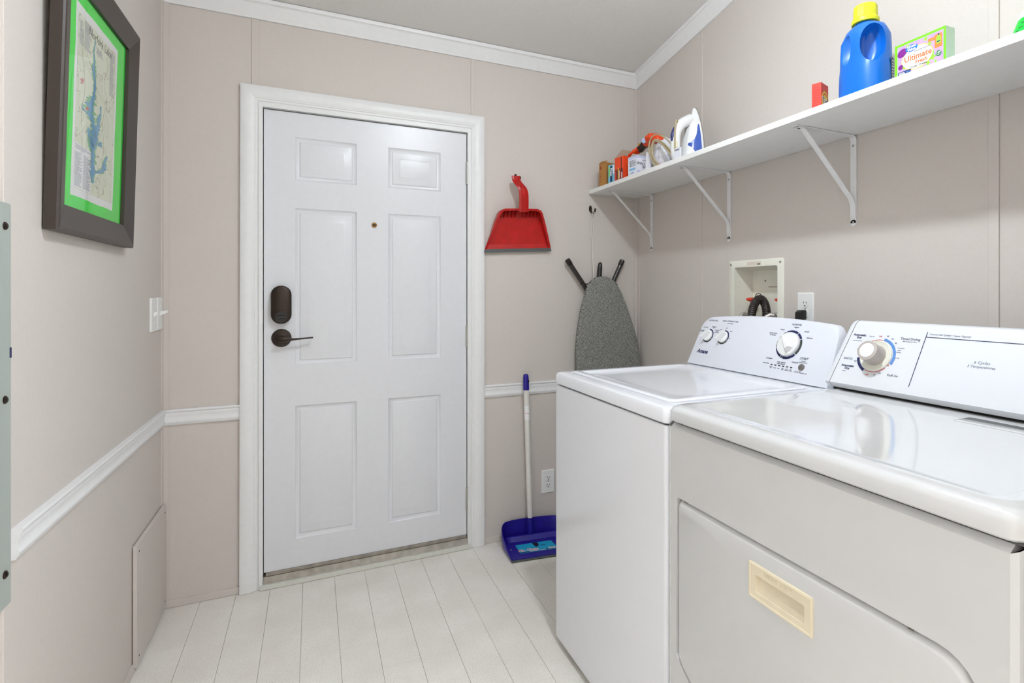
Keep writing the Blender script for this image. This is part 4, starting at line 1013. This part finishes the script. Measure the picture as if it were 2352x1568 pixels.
# label on the pan floor
def bl_(a, b, z=.0094): return BM @ Vector((a, b, z))
lb_ = MB().hexa([bl_(-.095, .045), bl_(.090, .045), bl_(.078, .135), bl_(-.103, .135)], [bl_(-.095, .045, .0098), bl_(.090, .045, .0098), bl_(.078, .135, .0098), bl_(-.103, .135, .0098)]).build('label', LABEL, bp)
def lq(a0, a1, b0, b1, m_, nm, z=.0099): MB().hexa([bl_(a0, b0, z - .0001), bl_(a1, b0, z - .0001), bl_(a1, b1, z - .0001), bl_(a0, b1, z - .0001)], [bl_(a0, b0, z + .0001), bl_(a1, b0, z + .0001), bl_(a1, b1, z + .0001), bl_(a0, b1, z + .0001)]).build(nm, m_, lb_)
lq(-.093, .088, .047, .057, NAVYPR, 'print_band'); lq(.045, .078, .052, .070, WHPR, 'barcode_patch', .0101)
for i in range(8): lq(.049 + i * .0033, .0505 + i * .0033, .054, .068, BLACK, 'barcode_bar', .0104)
text('Mr. Clean', .030, bl_(-.052, .071, .0101), BM.to_3x3() @ Vector((1, 0, 0)), BM.to_3x3() @ Vector((0, 1, 0)), WHPR, lb_, ext=.0002, bold=.0018, sx=.8)
text('Mr. Clean', .030, bl_(-.052, .071, .0105), BM.to_3x3() @ Vector((1, 0, 0)), BM.to_3x3() @ Vector((0, 1, 0)), INKR, lb_, ext=.0002, sx=.8)
lq(-.05, .03, .0505, .0535, WHPR, 'print_line', .0103)
MB().prism([bl_(a, b, .0100) for a, b in ((-.020, .133), (.006, .133), (.010, .108), (-.002, .090), (-.012, .092), (-.016, .108))], (0, 0, .0002)).build('picture_print', BLACK, lb_)
MB().prism([bl_(a, b, .0100) for a, b in ((.014, .094), (.040, .098), (.038, .104), (.016, .100))], (0, 0, .0002)).build('picture_print', NAVYPR, lb_)
# small hand broom half hidden behind the washer
hbm = empty('hand_broom', (1.09, 2.275, 0), 'dark straw bristles of a hand broom peeking out behind the washer', 'broom')
mb = MB()
random.seed(5)
for i in range(60):
    a = random.uniform(-.06, .055); b = random.uniform(-.012, .012)
    mb.tube([(1.092 + a * .6, 2.275 + b, .11), (1.088 + a, 2.270 + b * 1.3 + .008 * random.uniform(-1, 1), .002)], .0016, 4)
mb.build('bristles', BRIST, hbm)
MB().box(1.045, 1.14, 2.262, 2.288, .10, .14).build('ferrule', BRONZE, hbm, bevel=.006)
MB().tube([(1.092, 2.275, .135), (1.092, 2.275, .34)], [.011, .009], 10).build('handle', BRONZE, hbm, smooth=60)

# ================================================================== SHELF GOODS
S0 = SZ1 + .0005
def carton(name, c, wx, wy, h, rot, m, label, cat='box', group=None, z0=S0):
    """box with its near-left corner frame: local x = away from viewer front, local y; returns (root, matrix)"""
    M = Matrix.Translation((c[0], c[1], z0)) @ Matrix.Rotation(radians(rot), 4, 'Z')
    e = empty(name, tuple(M @ Vector((wx / 2, wy / 2, 0))), label, cat, group)
    MB().box(0, wx, 0, wy, 0, h).xf(M).build('carton_body', m, e, bevel=.0008)
    R = M.to_3x3()
    # face frames: front = -x side (viewer's right is -y), near = -y side (viewer's right is +x)
    def F(a, z, o=.0005): return M @ Vector((-o, wy - a, z))         # a from left edge of front face
    def N(a, z, o=.0005): return M @ Vector((a, -o, z))              # a from left edge of near face
    return e, M, F, N, R @ Vector((0, -1, 0)), R @ Vector((1, 0, 0))
def quad(face, a0, a1, z0, z1, m_, nm, par, o=.0004):
    pts = [face(a0, z0, 0), face(a1, z0, 0), face(a1, z1, 0), face(a0, z1, 0)]
    n_ = face(0, 0, 1) - face(0, 0, 0)
    return MB().hexa([p + n_ * (o - .0003) for p in pts], [p + n_ * o for p in pts]).build(nm, m_, par)
def poly(face, pts, m_, nm, par, o=.0005):
    n_ = face(0, 0, 1) - face(0, 0, 0)
    return MB().hexa([face(a, z, 0) + n_ * (o - .0003) for a, z in pts], [face(a, z, 0) + n_ * o for a, z in pts]).build(nm, m_, par)
# brown box at the wall end
e, M, F, N, rF, rN = carton('cardboard_box', (1.373, 2.455, 0), .10, .055, .125, 12, CARD, 'plain brown cardboard box at the far end of the shelf')
quad(F, .006, .049, .1245, .1255, DARKGAP, 'lid_gap', e, .0012)
poly(F, [(.006 + .007 * cos(2 * pi * i / 14) + .007, .100 + .009 * sin(2 * pi * i / 14)) for i in range(14)], DKRED, 'stamp_print', e)
for i in range(4): quad(F, .006, .016, .03 + i * .012, .033 + i * .012, DKRED, 'stamp_print', e)
MB().hexa([tuple(M @ Vector(p)) for p in ((0, 0, .125), (0, .055, .125), (.012, .055, .136), (.012, 0, .136))], [tuple(M @ Vector(p)) for p in ((.0015, 0, .125), (.0015, .055, .125), (.0135, .055, .136), (.0135, 0, .136))]).build('flap', CARD, e)
# sky blue box
e, M, F, N, rF, rN = carton('blue_bag_box', (1.378, 2.368, 0), .12, .058, .098, 8, PAPERB, 'sky blue carton of bags on the shelf between brown and orange boxes')
quad(F, .0, .058, .0, .098, mat('pale aqua print', (120, 200, 224), .5), 'side_print', e, .0004)
quad(F, .016, .034, .012, .092, NAVYPR, 'side_print', e, .0006); quad(F, .039, .050, .050, .094, WHPR, 'side_print', e, .0006); quad(F, .004, .012, .04, .09, LEAFPR, 'side_print', e, .0006)
text('Flex', .024, F(.025, .062, .0010), (0, 0, -1), rF, WHPR, e, ext=.0002, bold=.0006)
quad(N, .03, .06, .01, .06, NAVYPR, 'front_print', e, .0005); quad(N, .008, .02, .07, .085, WHPR, 'front_print', e, .0005)
# orange box
e, M, F, N, rF, rN = carton('orange_bag_box', (1.372, 2.282, 0), .13, .070, .118, 6, ORANGE, 'orange and dark red carton on the shelf beside the sky blue box')
quad(F, 0, .070, 0, .060, DKRED, 'side_print', e, .0004); quad(F, .0, .016, .004, .05, INKR, 'side_print', e, .0006); quad(F, .018, .024, .01, .052, DARKGAP, 'side_print', e, .0006); quad(F, .027, .033, .006, .066, YELPR, 'side_print', e, .0006)
quad(F, .052, .058, .040, .112, BROWNF, 'side_print', e, .0006); quad(F, .056, .062, .012, .04, WHPR, 'side_print', e, .0006)
quad(F, .037, .041, .012, .05, WHPR, 'side_print', e, .0006)
# open carton flaps behind
MB().hexa([tuple(M @ Vector(p)) for p in ((0, .068, .118), (.10, .068, .118), (.09, .055, .165), (.035, .055, .165))], [tuple(M @ Vector(p)) for p in ((0, .0695, .118), (.10, .0695, .118), (.09, .0565, .165), (.035, .0565, .165))]).build('open_flap', CARDG, e)
# white small trash bag box
e, M, F, N, rF, rN = carton('trash_bag_box', (1.379, 2.168, 0), .145, .072, .096, 4, PAPERW, 'white carton lettered small trash bags on the shelf', 'box')
text('SMALL TRASH\nBAGS', .0175, N(.052, .050, .0008), rN, (0, 0, 1), INKD, e, ext=.0002)
text('unscented', .010, N(.05, .075, .0008), rN, (0, 0, 1), INKG, e, ext=.0002)
text('SMALL\nTRASH\nBAGS', .0125, F(.036, .063, .0008), rF, (0, 0, 1), INKG, e, ext=.0002, sx=1.4)
quad(F, 0, .072, .084, .096, mat('pale blue print', (196, 204, 232), .5), 'band', e, .0004); quad(N, 0, .145, .084, .096, mat('pale blue print', (196, 204, 232)), 'band', e, .0004)
poly(F, [(a, z) for a, z in rrect(.012, .058, .030, .040, .004)], mat('sky print', (130, 190, 232), .5), 'pill_print', e); text('CLEAR', .009, F(.035, .018, .0008), rF, (0, 0, 1), INKB, e, ext=.0002)
poly(N, [(.0, .0), (.05, .0), (.03, .02), (.0, .028)], mat('pale lilac print', (200, 196, 230), .5), 'corner_print', e)
MB().hexa([tuple(M @ Vector(p)) for p in ((.005, .070, .096), (.13, .070, .096), (.12, .074, .122), (.03, .074, .122))], [tuple(M @ Vector(p)) for p in ((.005, .0715, .096), (.13, .0715, .096), (.12, .0755, .122), (.03, .0755, .122))]).build('open_flap', CARDG, e)
# orange snack packet lying over the boxes
op = empty('orange_packet', (1.46, 2.20, S0 + .10), 'crumpled orange and brown film packet lying on top of the open cartons', 'packet')
def blob(path, rad, m_, nm, par, n=14, noise=.12, flat=.6):
    P = bez(path, 6); rings = []
    for i, p in enumerate(P):
        t = i / (len(P) - 1); r = rad[min(len(rad) - 1, int(t * (len(rad) - 1)))] * (1 - (t * (len(rad) - 1) % 1)) + rad[min(len(rad) - 1, int(t * (len(rad) - 1)) + 1)] * (t * (len(rad) - 1) % 1)
        T = (P[min(i + 1, len(P) - 1)] - P[max(i - 1, 0)]).normalized(); S = T.cross(Vector((0, 0, 1))).normalized(); U_ = S.cross(T)
        rings.append([p + (S * cos(2 * pi * k / n) + U_ * flat * sin(2 * pi * k / n)) * r * (1 + noise * random.uniform(-1, 1)) for k in range(n)])
    return MB().loft(rings).build(nm, m_, par, smooth=50)
random.seed(11)
blob([(1.430, 2.318, 1.922), (1.435, 2.275, 1.928), (1.440, 2.235, 1.937)], [.010, .022, .022], ORANGEF, 'wrapper_tail', op)
blob([(1.440, 2.245, 1.930), (1.445, 2.215, 1.948), (1.450, 2.190, 1.955)], [.020, .024, .026], BROWNF, 'wrapper_band', op)
blob([(1.428, 2.225, 1.950), (1.430, 2.218, 1.953)], [.010, .012], GOLDF, 'wrapper_badge', op)
blob([(1.450, 2.195, 1.952), (1.452, 2.150, 1.965), (1.455, 2.105, 1.955), (1.460, 2.085, 1.935)], [.026, .040, .036, .014], ORANGEF, 'wrapper', op)
MB().lathe([(.0135, 0), (.0125, .002), (.006, .003)], (1.418, 2.168, 1.958), (-1, -.5, -.1), 14).build('round_print', mat('pale blue disc print', (170, 190, 226), .4), op)
# white plastic bag
wb_ = empty('plastic_bag', (1.46, 2.06, S0), 'crumpled white plastic bag between the trash bag box and the iron', 'bag')
bmx = bmesh.new(); bmesh.ops.create_icosphere(bmx, subdivisions=4, radius=1)
vs = []
for v in bmx.verts:
    n_ = v.co.normalized(); r = 1 + .10 * sin(7 * n_.x + 3 * n_.z) * cos(5 * n_.y + 2) + .06 * sin(13 * n_.y + 4 * n_.z) + .05 * sin(17 * n_.z + 9 * n_.x)
    vs.append((1.455 + n_.x * .05 * r, 2.045 + n_.y * .050 * r, S0 + .070 + n_.z * .072 * r * (1 if n_.z > 0 else .95)))
zmin = min(v[2] for v in vs); vs = [(a, b, max(S0 + .0002, c_ - zmin + S0)) for a, b, c_ in vs]
MB().add(vs, [tuple(v.index for v in f.verts) for f in bmx.faces]).build('bag_body', BAGW, wb_, smooth=80); bmx.free()
MB().hexa([(1.392, 2.120, S0 + .012), (1.400, 2.085, S0 + .012), (1.398, 2.085, S0 + .085), (1.392, 2.112, S0 + .098)], [(1.398, 2.122, S0 + .012), (1.406, 2.087, S0 + .012), (1.404, 2.087, S0 + .085), (1.398, 2.114, S0 + .098)]).build('bag_corner', BAGW, wb_, bevel=.002)
blob([(1.412, 2.070, S0 + .016), (1.413, 2.04, S0 + .020), (1.414, 2.015, S0 + .020)], [.010, .014, .010], mat('red film', (196, 44, 30), .35), 'red_print', wb_, flat=.5)

# ---- steam iron standing on its heel, sole to the wall
ir = empty('steam_iron', (1.46, 1.905, S0), 'white and blue steam iron standing on its heel on the shelf', 'iron')
IX, IY = 1.512, 1.905            # sole plane x, centre y
def sole(l, ins=0):              # half width of the sole at height l
    L = .252
    t = min(1, max(0, l / L))
    return max(.0008, (.057 * (1 - t ** 2.3) ** .85 if t > .0 else .057) - ins)
LV = [0, .01, .03, .06, .09, .12, .15, .18, .205, .225, .240, .249, .252]
def shell(x0, x1, inset0, inset1, lv=LV, zoff=0):
    a = [(x0, IY + sole(l, inset0), S0 + l) for l in lv] + [(x0, IY - sole(l, inset0), S0 + l) for l in reversed(lv)]
    b = [(x1, IY + sole(l, inset1), S0 + l) for l in lv] + [(x1, IY - sole(l, inset1), S0 + l) for l in reversed(lv)]
    return a, b
a, b = shell(IX + .006, IX, .001, 0)
MB().hexa(a, b).build('soleplate', STEEL, ir)
# body: profile of height (towards viewer, -x) along l
def bodyring(scale, depth):
    pts = []
    for sgn, lv in ((1, LV), (-1, list(reversed(LV)))):
        for l in lv:
            t = l / .252; hgt = depth * (1 - .80 * t ** 2.0)
            pts.append((IX - hgt, IY + sgn * max(.0006, sole(l) * scale), S0 + l * (.998)))
    return pts
BRP = [(0, .985), (.014, 1.0), (.036, .92), (.056, .72), (.068, .38)]
MB().loft([bodyring(sc, d) for d, sc in BRP]).build('body', IRONW, ir, smooth=60)
# blue side tanks laid on the flanks of the body
def hw(l, h):
    g = 1 - .80 * (l / .252) ** 2; h = h / g
    for (d0, s0), (d1, s1) in zip(BRP, BRP[1:]):
        if h <= d1: return sole(l) * (s0 + (s1 - s0) * (h - d0) / (d1 - d0))
    return sole(l) * .38
TK = [(.000, .011, .026), (.030, .012, .036), (.055, .012, .044), (.068, .012, .052), (.078, .012, .060), (.086, .012, .060), (.094, .012, .050), (.104, .012, .039), (.120, .012, .031), (.140, .012, .025), (.160, .012, .020), (.172, .013, .0145)]
for sgn in (1, -1):
    rings = []
    for l, h0, h1 in TK:
        hs = [h0 + (h1 - h0) * k / 5 for k in range(6)]
        rings.append([(IX - h_, IY + sgn * (hw(l, h_) - .002), S0 + max(l, .001)) for h_ in hs] + [(IX - h_, IY + sgn * (hw(l, h_) + .0022), S0 + max(l, .001)) for h_ in reversed(hs)])
    MB().loft(rings).build('water_tank', IRONB, ir, smooth=50)
# handle: arch from heel to front
hpth = bez([(IX - .030, IY, S0 + .012), (IX - .075, IY, S0 + .012), (IX - .102, IY, S0 + .030), (IX - .108, IY, S0 + .075), (IX - .104, IY, S0 + .125), (IX - .092, IY, S0 + .155), (IX - .070, IY, S0 + .178), (IX - .028, IY, S0 + .200)], 6)
MB().tube(hpth, [.024 - .004 * sin(pi * i / (len(hpth) - 1)) for i in range(len(hpth))], 14).build('handle', IRONW, ir, smooth=60)
MB().tube(bez([(IX - .119, IY, S0 + .095), (IX - .120, IY, S0 + .125), (IX - .103, IY, S0 + .158), (IX - .070, IY, S0 + .185), (IX - .056, IY, S0 + .190)], 5), [.010] * 14 + [.011] * 7, 10).build('thumb_rest', mat('navy plastic', (34, 48, 108), .25, coat=.4), ir, smooth=60)
MB().tube([(IX - .115, IY - .012, S0 + .060), (IX - .116, IY - .012, S0 + .090)], .010, 10).build('dial', mat('cream trim', (232, 226, 200), .4), ir, smooth=60)
MB().box(IX - .118, IX - .006, IY - .050, IY + .050, S0, S0 + .010).build('heel_rest', IRONW, ir, bevel=.004)
# cord: one part of the iron
mb = MB(); random.seed(2)
def loop(pts, r=.0034): mb.tube(bez(pts, 8), r, 8)
zz = S0 + .004
loop([(1.405, 1.885, zz + .012), (1.395, 1.90, zz + .060), (1.390, 1.955, zz + .115), (1.388, 2.02, zz + .150), (1.386, 2.065, zz + .140), (1.384, 2.075, zz + .095), (1.382, 2.045, zz + .035), (1.380, 2.02, zz + .003)])
loop([(1.398, 1.89, zz + .010), (1.390, 1.93, zz + .065), (1.386, 1.985, zz + .110), (1.384, 2.035, zz + .128), (1.382, 2.050, zz + .100), (1.381, 2.035, zz + .050), (1.380, 1.99, zz + .003)])
loop([(1.400, 1.90, zz + .006), (1.392, 1.95, zz + .075), (1.387, 2.000, zz + .114), (1.385, 2.042, zz + .122), (1.383, 2.058, zz + .085), (1.382, 2.030, zz + .030), (1.381, 2.000, zz + .003)])
loop([(1.398, 1.895, zz + .004), (1.388, 1.94, zz + .060), (1.384, 1.99, zz + .104), (1.383, 2.03, zz + .120), (1.382, 2.046, zz + .09), (1.381, 2.03, zz + .045), (1.380, 1.985, zz + .003)])
loop([(1.394, 1.888, zz + .010), (1.389, 1.886, zz + .050), (1.387, 1.884, zz + .130), (1.392, 1.884, zz + .172), (1.41, 1.900, zz + .176), (1.42, 1.915, zz + .150)], .0040)
mb.build('power_cord', CORD, ir, smooth=60)
MB().hexa([(1.375, 1.878, S0 + .004), (1.377, 1.835, S0 + .004), (1.379, 1.835, S0 + .052), (1.377, 1.872, S0 + .056)], [(1.379, 1.878, S0 + .004), (1.381, 1.835, S0 + .004), (1.383, 1.835, S0 + .052), (1.381, 1.872, S0 + .056)]).build('care_tag', PAPERW, ir)
MB().hexa([(1.3745, 1.868, S0 + .044), (1.3748, 1.845, S0 + .044), (1.3752, 1.845, S0 + .047), (1.3750, 1.868, S0 + .047)], [(1.3765, 1.868, S0 + .044), (1.3768, 1.845, S0 + .044), (1.3772, 1.845, S0 + .047), (1.3770, 1.868, S0 + .047)]).build('tag_print', INKG, ir)

# ---- small orange red box
e, M, F, N, rF, rN = carton('laundry_powder_box', (1.404, 1.171, 0), .055, .028, .092, 18, TIDER, 'small orange red laundry powder box beside the blue bottle', 'box')
for i in range(12): quad(F, .004, .024, .012 + i * .006, .0135 + i * .006, mat('dark red fine print', (196, 50, 44), .5), 'fine_print', e, .0005)
for r_, m_ in ((.026, YELPR), (.021, ORANGE), (.016, YELPR)):
    poly(N, [(max(.001, min(.054, .030 + r_ * cos(2 * pi * i / 28))), .040 + r_ * 1.15 * sin(2 * pi * i / 28)) for i in range(28)], m_, 'bullseye_print', e, .0005 + (.026 - r_) * .02)
text('Tide', .030, N(.030, .036, .0016), rN, (.0, 0, 1), WHPR, e, ext=.0002, bold=.0012, sx=.95)
text('Tide', .030, N(.030, .036, .0021), rN, (.0, 0, 1), INKN, e, ext=.0002, sx=.95)

# ---- blue detergent bottle with yellow cap
bt = empty('detergent_bottle', (1.462, 1.067, S0), 'large blue detergent bottle with yellow cap on the shelf', 'bottle')
bc = Vector((1.462, 1.067, S0)); BR = radians(-8)
def ering(z, ax, ay, dx=0, n=40, pw=2.4):
    p = []
    for i in range(n):
        t = 2 * pi * i / n; c_, s_ = cos(t), sin(t)
        xx = ax * abs(c_) ** (2 / pw) * (1 if c_ > 0 else -1) + dx; yy = ay * abs(s_) ** (2 / pw) * (1 if s_ > 0 else -1)
        p.append(bc + Vector((xx * cos(BR) - yy * sin(BR), xx * sin(BR) + yy * cos(BR), z)))
    return p
SEC = [(0, .050, .066), (.006, .055, .072), (.02, .0565, .0735), (.06, .0565, .0735), (.09, .056, .0725), (.11, .0545, .070), (.15, .054, .069), (.185, .053, .067), (.200, .0505, .064), (.213, .045, .057), (.222, .036, .044), (.228, .029, .032), (.232, .0275, .0275), (.242, .027, .027)]
bo_ = MB().loft([ering(z, a_, b_, pw=(2.5 if z < .2 else 2.0)) for z, a_, b_ in SEC]).build('bottle_body', BLUEP, bt, smooth=60)
# grip: tunnel behind a front handle, flared towards its mouths
tc = Vector((-.808, -.589, 0)); lr = Vector((.589, -.808, 0)); upv = Vector((0, 0, 1)); gz = Vector((0, 0, .156))
def erg(c_, ax, az, A, n=24): return [c_ + A * ax * cos(2 * pi * k / n) + upv * az * sin(2 * pi * k / n) for k in range(n)]
# (a) front pocket, opening towards the room; (b) tunnel behind the grip to the other side
pk = []
for d_, fx, fz, lat in ((.012, .012, .036, .012), (.016, .020, .044, .014), (.026, .026, .049, .016), (.040, .030, .052, .018), (.055, .034, .055, .020), (.085, .040, .060, .022)):
    pk.append(erg(bc + gz + tc * d_ + lr * lat, fx, fz, lr))
tn = []
for l_, fx, fz, dp in ((.018, .011, .036, .024), (-.005, .011, .038, .024), (-.025, .011, .038, .025), (-.042, .014, .042, .026), (-.058, .022, .046, .028), (-.085, .034, .052, .030)):
    tn.append(erg(bc + gz + tc * dp + lr * l_, fx, fz, tc))
for rg in (pk, tn):
    co = MB().loft(rg).build('cutter', BLUEP)
    md = bo_.modifiers.new('grip', 'BOOLEAN'); md.operation = 'DIFFERENCE'; md.object = co; md.solver = 'EXACT'
    bpy.context.view_layer.update()
    dg = bpy.context.evaluated_depsgraph_get()
    nm_ = bpy.data.meshes.new_from_object(bo_.evaluated_get(dg))
    bo_.modifiers.clear(); bo_.data = nm_
    bpy.data.objects.remove(co, do_unlink=True)
nm_.polygons.foreach_set('use_smooth', [True] * len(nm_.polygons)); nm_.set_sharp_from_angle(angle=radians(50))
if not nm_.materials: nm_.materials.append(BLUEP)
# cap
cap_n = 60
def caprow(r, z, rib=0.0): return [bc + Vector(((r + (rib if (k % 5) == 0 else 0)) * cos(2 * pi * k / cap_n), (r + (rib if (k % 5) == 0 else 0)) * sin(2 * pi * k / cap_n), z)) for k in range(cap_n)]
MB().loft([caprow(.036, .232), caprow(.0365, .236), caprow(.0365, .243), caprow(.034, .247), caprow(.0315, .249, .001), caprow(.0305, .281, .001), caprow(.0285, .284), caprow(.026, .285)]).build('cap', YELP, bt, smooth=35)
# label on the side towards the viewer's right
def onb(t, z, o):
    r = ering(z, .0565 + o, .0735 + o, n=360, pw=2.5); return r[int(t) % 360]
mb = MB(); g0, g1 = 282, 312
for i in range(g0, g1, 2): mb.hexa([onb(i, .028, .0002), onb(i + 2, .028, .0002), onb(i + 2, .110, .0), onb(i, .110, .0)], [onb(i, .028, .0012), onb(i + 2, .028, .0012), onb(i + 2, .110, .0006), onb(i, .110, .0006)])
lbm = mb.build('back_label', mat('dark slate label', (44, 50, 74), .4), bt)
for j in range(9):
    zz_ = .034 + j * .008; mb = MB()
    for i in range(g0 + 4, g1 - 4, 3): mb.hexa([onb(i, zz_, .0008), onb(i + 2, zz_, .0008), onb(i + 2, zz_ + .004, .0008), onb(i, zz_ + .004, .0008)], [onb(i, zz_, .0016), onb(i + 2, zz_, .0016), onb(i + 2, zz_ + .004, .0016), onb(i, zz_ + .004, .0016)])
    mb.build('label_text', mat('pale label text', (180, 184, 196), .5), lbm)

# ---- dryer sheet box, tilted back a little
e, M, F, N, rF, rN = carton('dryer_sheet_box', (1.405, .812, 0), .036, .130, .105, -1, GREENC, 'green and lilac dryer sheet box on the shelf beside the bottle', 'box')
# front face coordinates: a 0..0.13 from left (far) to right
quad(F, .008, .125, .004, .098, LILAC, 'front_print', e, .0004)
quad(N, .0015, .0345, .001, .104, PALEG, 'end_print', e, .0004)
poly(F, [(.060 + .041 * cos(2 * pi * i / 32), .055 + .030 * sin(2 * pi * i / 32)) for i in range(32)], YELPR, 'oval_print', e, .0006)
poly(F, [(.060 + .039 * cos(2 * pi * i / 32), .055 + .028 * sin(2 * pi * i / 32)) for i in range(32)], WHPR, 'oval_print', e, .0008)
poly(F, [(.046 + .016 * cos(2 * pi * i / 24), .083 + .009 * sin(2 * pi * i / 24)) for i in range(24)], BLUEPR, 'oval_print', e, .0011)
text('Great\nValue', .0095, F(.046, .0835, .0016), rF, (0, 0, 1), WHPR, e, ext=.0002, bold=.0003)
text('blooming lavender', .0055, F(.074, .0715, .0012), rF, (0, 0, 1), INKG, e, ext=.0002)
text('Ultimate', .0205, F(.062, .057, .0012), rF, (0, 0, 1), ORAPR, e, ext=.0002, bold=.0004)
text('Fresh', .0135, F(.071, .0425, .0012), rF, (0, 0, 1), ORAPR, e, ext=.0002, bold=.0003)
text('Dryer Sheets', .0085, F(.064, .033, .0012), rF, (0, 0, 1), INKD, e, ext=.0002)
poly(F, [(.021 + .013 * cos(2 * pi * i / 20), .079 + .011 * sin(2 * pi * i / 20) + .002 * cos(2 * pi * i / 20)) for i in range(20)], PURPLE, 'plum_print', e, .0007)
poly(F, [(.017 + .007 * cos(2 * pi * i / 20), .043 + .0065 * sin(2 * pi * i / 20)) for i in range(20)], PURPLE, 'plum_print', e, .0007)
poly(F, [(.050 + .011 * cos(2 * pi * i / 20), .018 + .008 * sin(2 * pi * i / 20)) for i in range(20)], mat('pink lilac print', (214, 170, 224), .5), 'flower_print', e, .0007)
quad(F, .010, .044, .018, .031, NAVYPR, 'banner_print', e, .0006)
quad(F, .0125, .027, .0268, .0285, WHPR, 'banner_print', e, .0009); quad(F, .0125, .028, .0235, .0252, WHPR, 'banner_print', e, .0009); quad(F, .0145, .026, .0202, .0219, WHPR, 'banner_print', e, .0009); quad(F, .031, .042, .0255, .027, INKB, 'banner_print', e, .0009); quad(F, .031, .042, .022, .0235, INKB, 'banner_print', e, .0009)
for a_, z_, r_ in ((.026, .040, .006), (.098, .040, .009), (.088, .028, .006), (.072, .020, .006), (.106, .026, .004), (.100, .052, .004), (.092, .076, .005), (.082, .092, .006), (.036, .092, .005)):
    poly(F, [(a_ + r_ * (1 + .4 * cos(5 * 2 * pi * i / 20)) * cos(2 * pi * i / 20) * .8, z_ + r_ * (1 + .4 * cos(5 * 2 * pi * i / 20)) * sin(2 * pi * i / 20) * .8) for i in range(20)], LEAFPR, 'leaf_print', e, .0007)
quad(F, .088, .104, .080, .088, ORALAB, 'badge_print', e, .0009); quad(F, .104, .122, .058, .092, ORALAB, 'badge_print', e, .0006)
poly(F, [(.1085, .068), (.1185, .068), (.1190, .080), (.1160, .088), (.1110, .088), (.1080, .080)], LEAFPR, 'bottle_print', e, .0009); quad(F, .1115, .1155, .088, .092, NAVYPR, 'bottle_print', e, .0009); quad(F, .1095, .1175, .071, .074, NAVYPR, 'bottle_print', e, .0011)
poly(F, [(.1135 + .007 * cos(2 * pi * i / 20), .043 + .0075 * sin(2 * pi * i / 20)) for i in range(20)], GRNPR, 'badge_print', e, .0008)
text('160', .0075, F(.1135, .045, .0013), rF, (0, 0, 1), WHPR, e, ext=.0002); text('SHEETS', .003, F(.1135, .040, .0013), rF, (0, 0, 1), WHPR, e, ext=.0002)

# ---- green pouch at the right edge of the shelf
gp = empty('green_pouch', (1.41, .54, S0), 'bright green and white pouch at the right end of the shelf', 'pouch')
PXC, PYC = 1.410, .540
def pw(z): return .141 - .42 * z
def pth(z): return .042 - .13 * z
def pouch_ring(z):
    p = []
    for i in range(32):
        c_, s_ = cos(2 * pi * i / 32), sin(2 * pi * i / 32)
        p.append((PXC + pth(z) * c_, PYC + pw(z) * abs(s_) ** .6 * (1 if s_ > 0 else -1), S0 + z))
    return p
def band(z0, z1, m_, nm): MB().loft([pouch_ring(z0 + (z1 - z0) * i / 4) for i in range(5)]).build(nm, m_, gp, smooth=60)
band(0, .043, mat('bright green film', (0, 190, 58), .3), 'pouch_bottom'); band(.043, .063, mat('white film', (226, 230, 234), .3), 'pouch_middle'); band(.063, .078, mat('yellow green film', (206, 218, 90), .3), 'pouch_upper'); band(.078, .19, mat('mid green film', (120, 206, 120), .3), 'pouch_top')
MB().hexa([(PXC - .014, PYC - .058, S0 + .19), (PXC + .014, PYC - .058, S0 + .19), (PXC + .014, PYC + .058, S0 + .19), (PXC - .014, PYC + .058, S0 + .19)], [(PXC - .003, PYC - .052, S0 + .215), (PXC + .003, PYC - .052, S0 + .215), (PXC + .003, PYC + .052, S0 + .215), (PXC - .003, PYC + .052, S0 + .215)]).build('top_seal', MATS['mid green film'], gp)
for z_, y0_, m_ in ((.014, .655, GRNPR), (.020, .650, GRNPR), (.029, .645, GRNPR), (.035, .640, GRNPR), (.053, .635, INKG)):
    y1p = y0_ - .030
    def fx(y): return PXC - pth(z_) * sqrt(max(0, 1 - (min(1, abs(y - PYC) / pw(z_)) ** (1 / .6)) ** 2))
    MB().hexa([(fx(y0_) - .0006, y0_, S0 + z_), (fx(y1p) - .0006, y1p, S0 + z_), (fx(y1p) - .0002, y1p, S0 + z_ + .003), (fx(y0_) - .0002, y0_, S0 + z_ + .003)], [(fx(y0_) + .002, y0_, S0 + z_), (fx(y1p) + .002, y1p, S0 + z_), (fx(y1p) + .002, y1p, S0 + z_ + .003), (fx(y0_) + .002, y0_, S0 + z_ + .003)]).build('print_line', m_, gp)

# ================================================================== CEILING LAMP
cl = empty('ceiling_lamp', (LAMP[0], LAMP[1], zc(LAMP[1])), 'small stem lamp with a flat glowing lens hanging from the ceiling', 'lamp')
MB().lathe([(.062, -.004), (.062, .012), (.050, .024), (.020, .03), (.014, .04), (.014, .16), (.024, .172), (.024, .214)], (LAMP[0], LAMP[1], zc(LAMP[1])), (0, 0, -1), 28).build('canopy', BRKT, cl, smooth=40)
MB().lathe([(.022, .0165), (.034, .0145), (.044, .0095), (.049, .004), (.050, 0), (.047, -.0075), (.040, -.0125), (.028, -.0170), (.014, -.0195), (.001, -.0200)], LAMP, (0, 0, 1), 24).build('lamp_lens', mat('glowing lens', (235, 245, 255), .5, emit=BULB, var=0), cl, smooth=60)
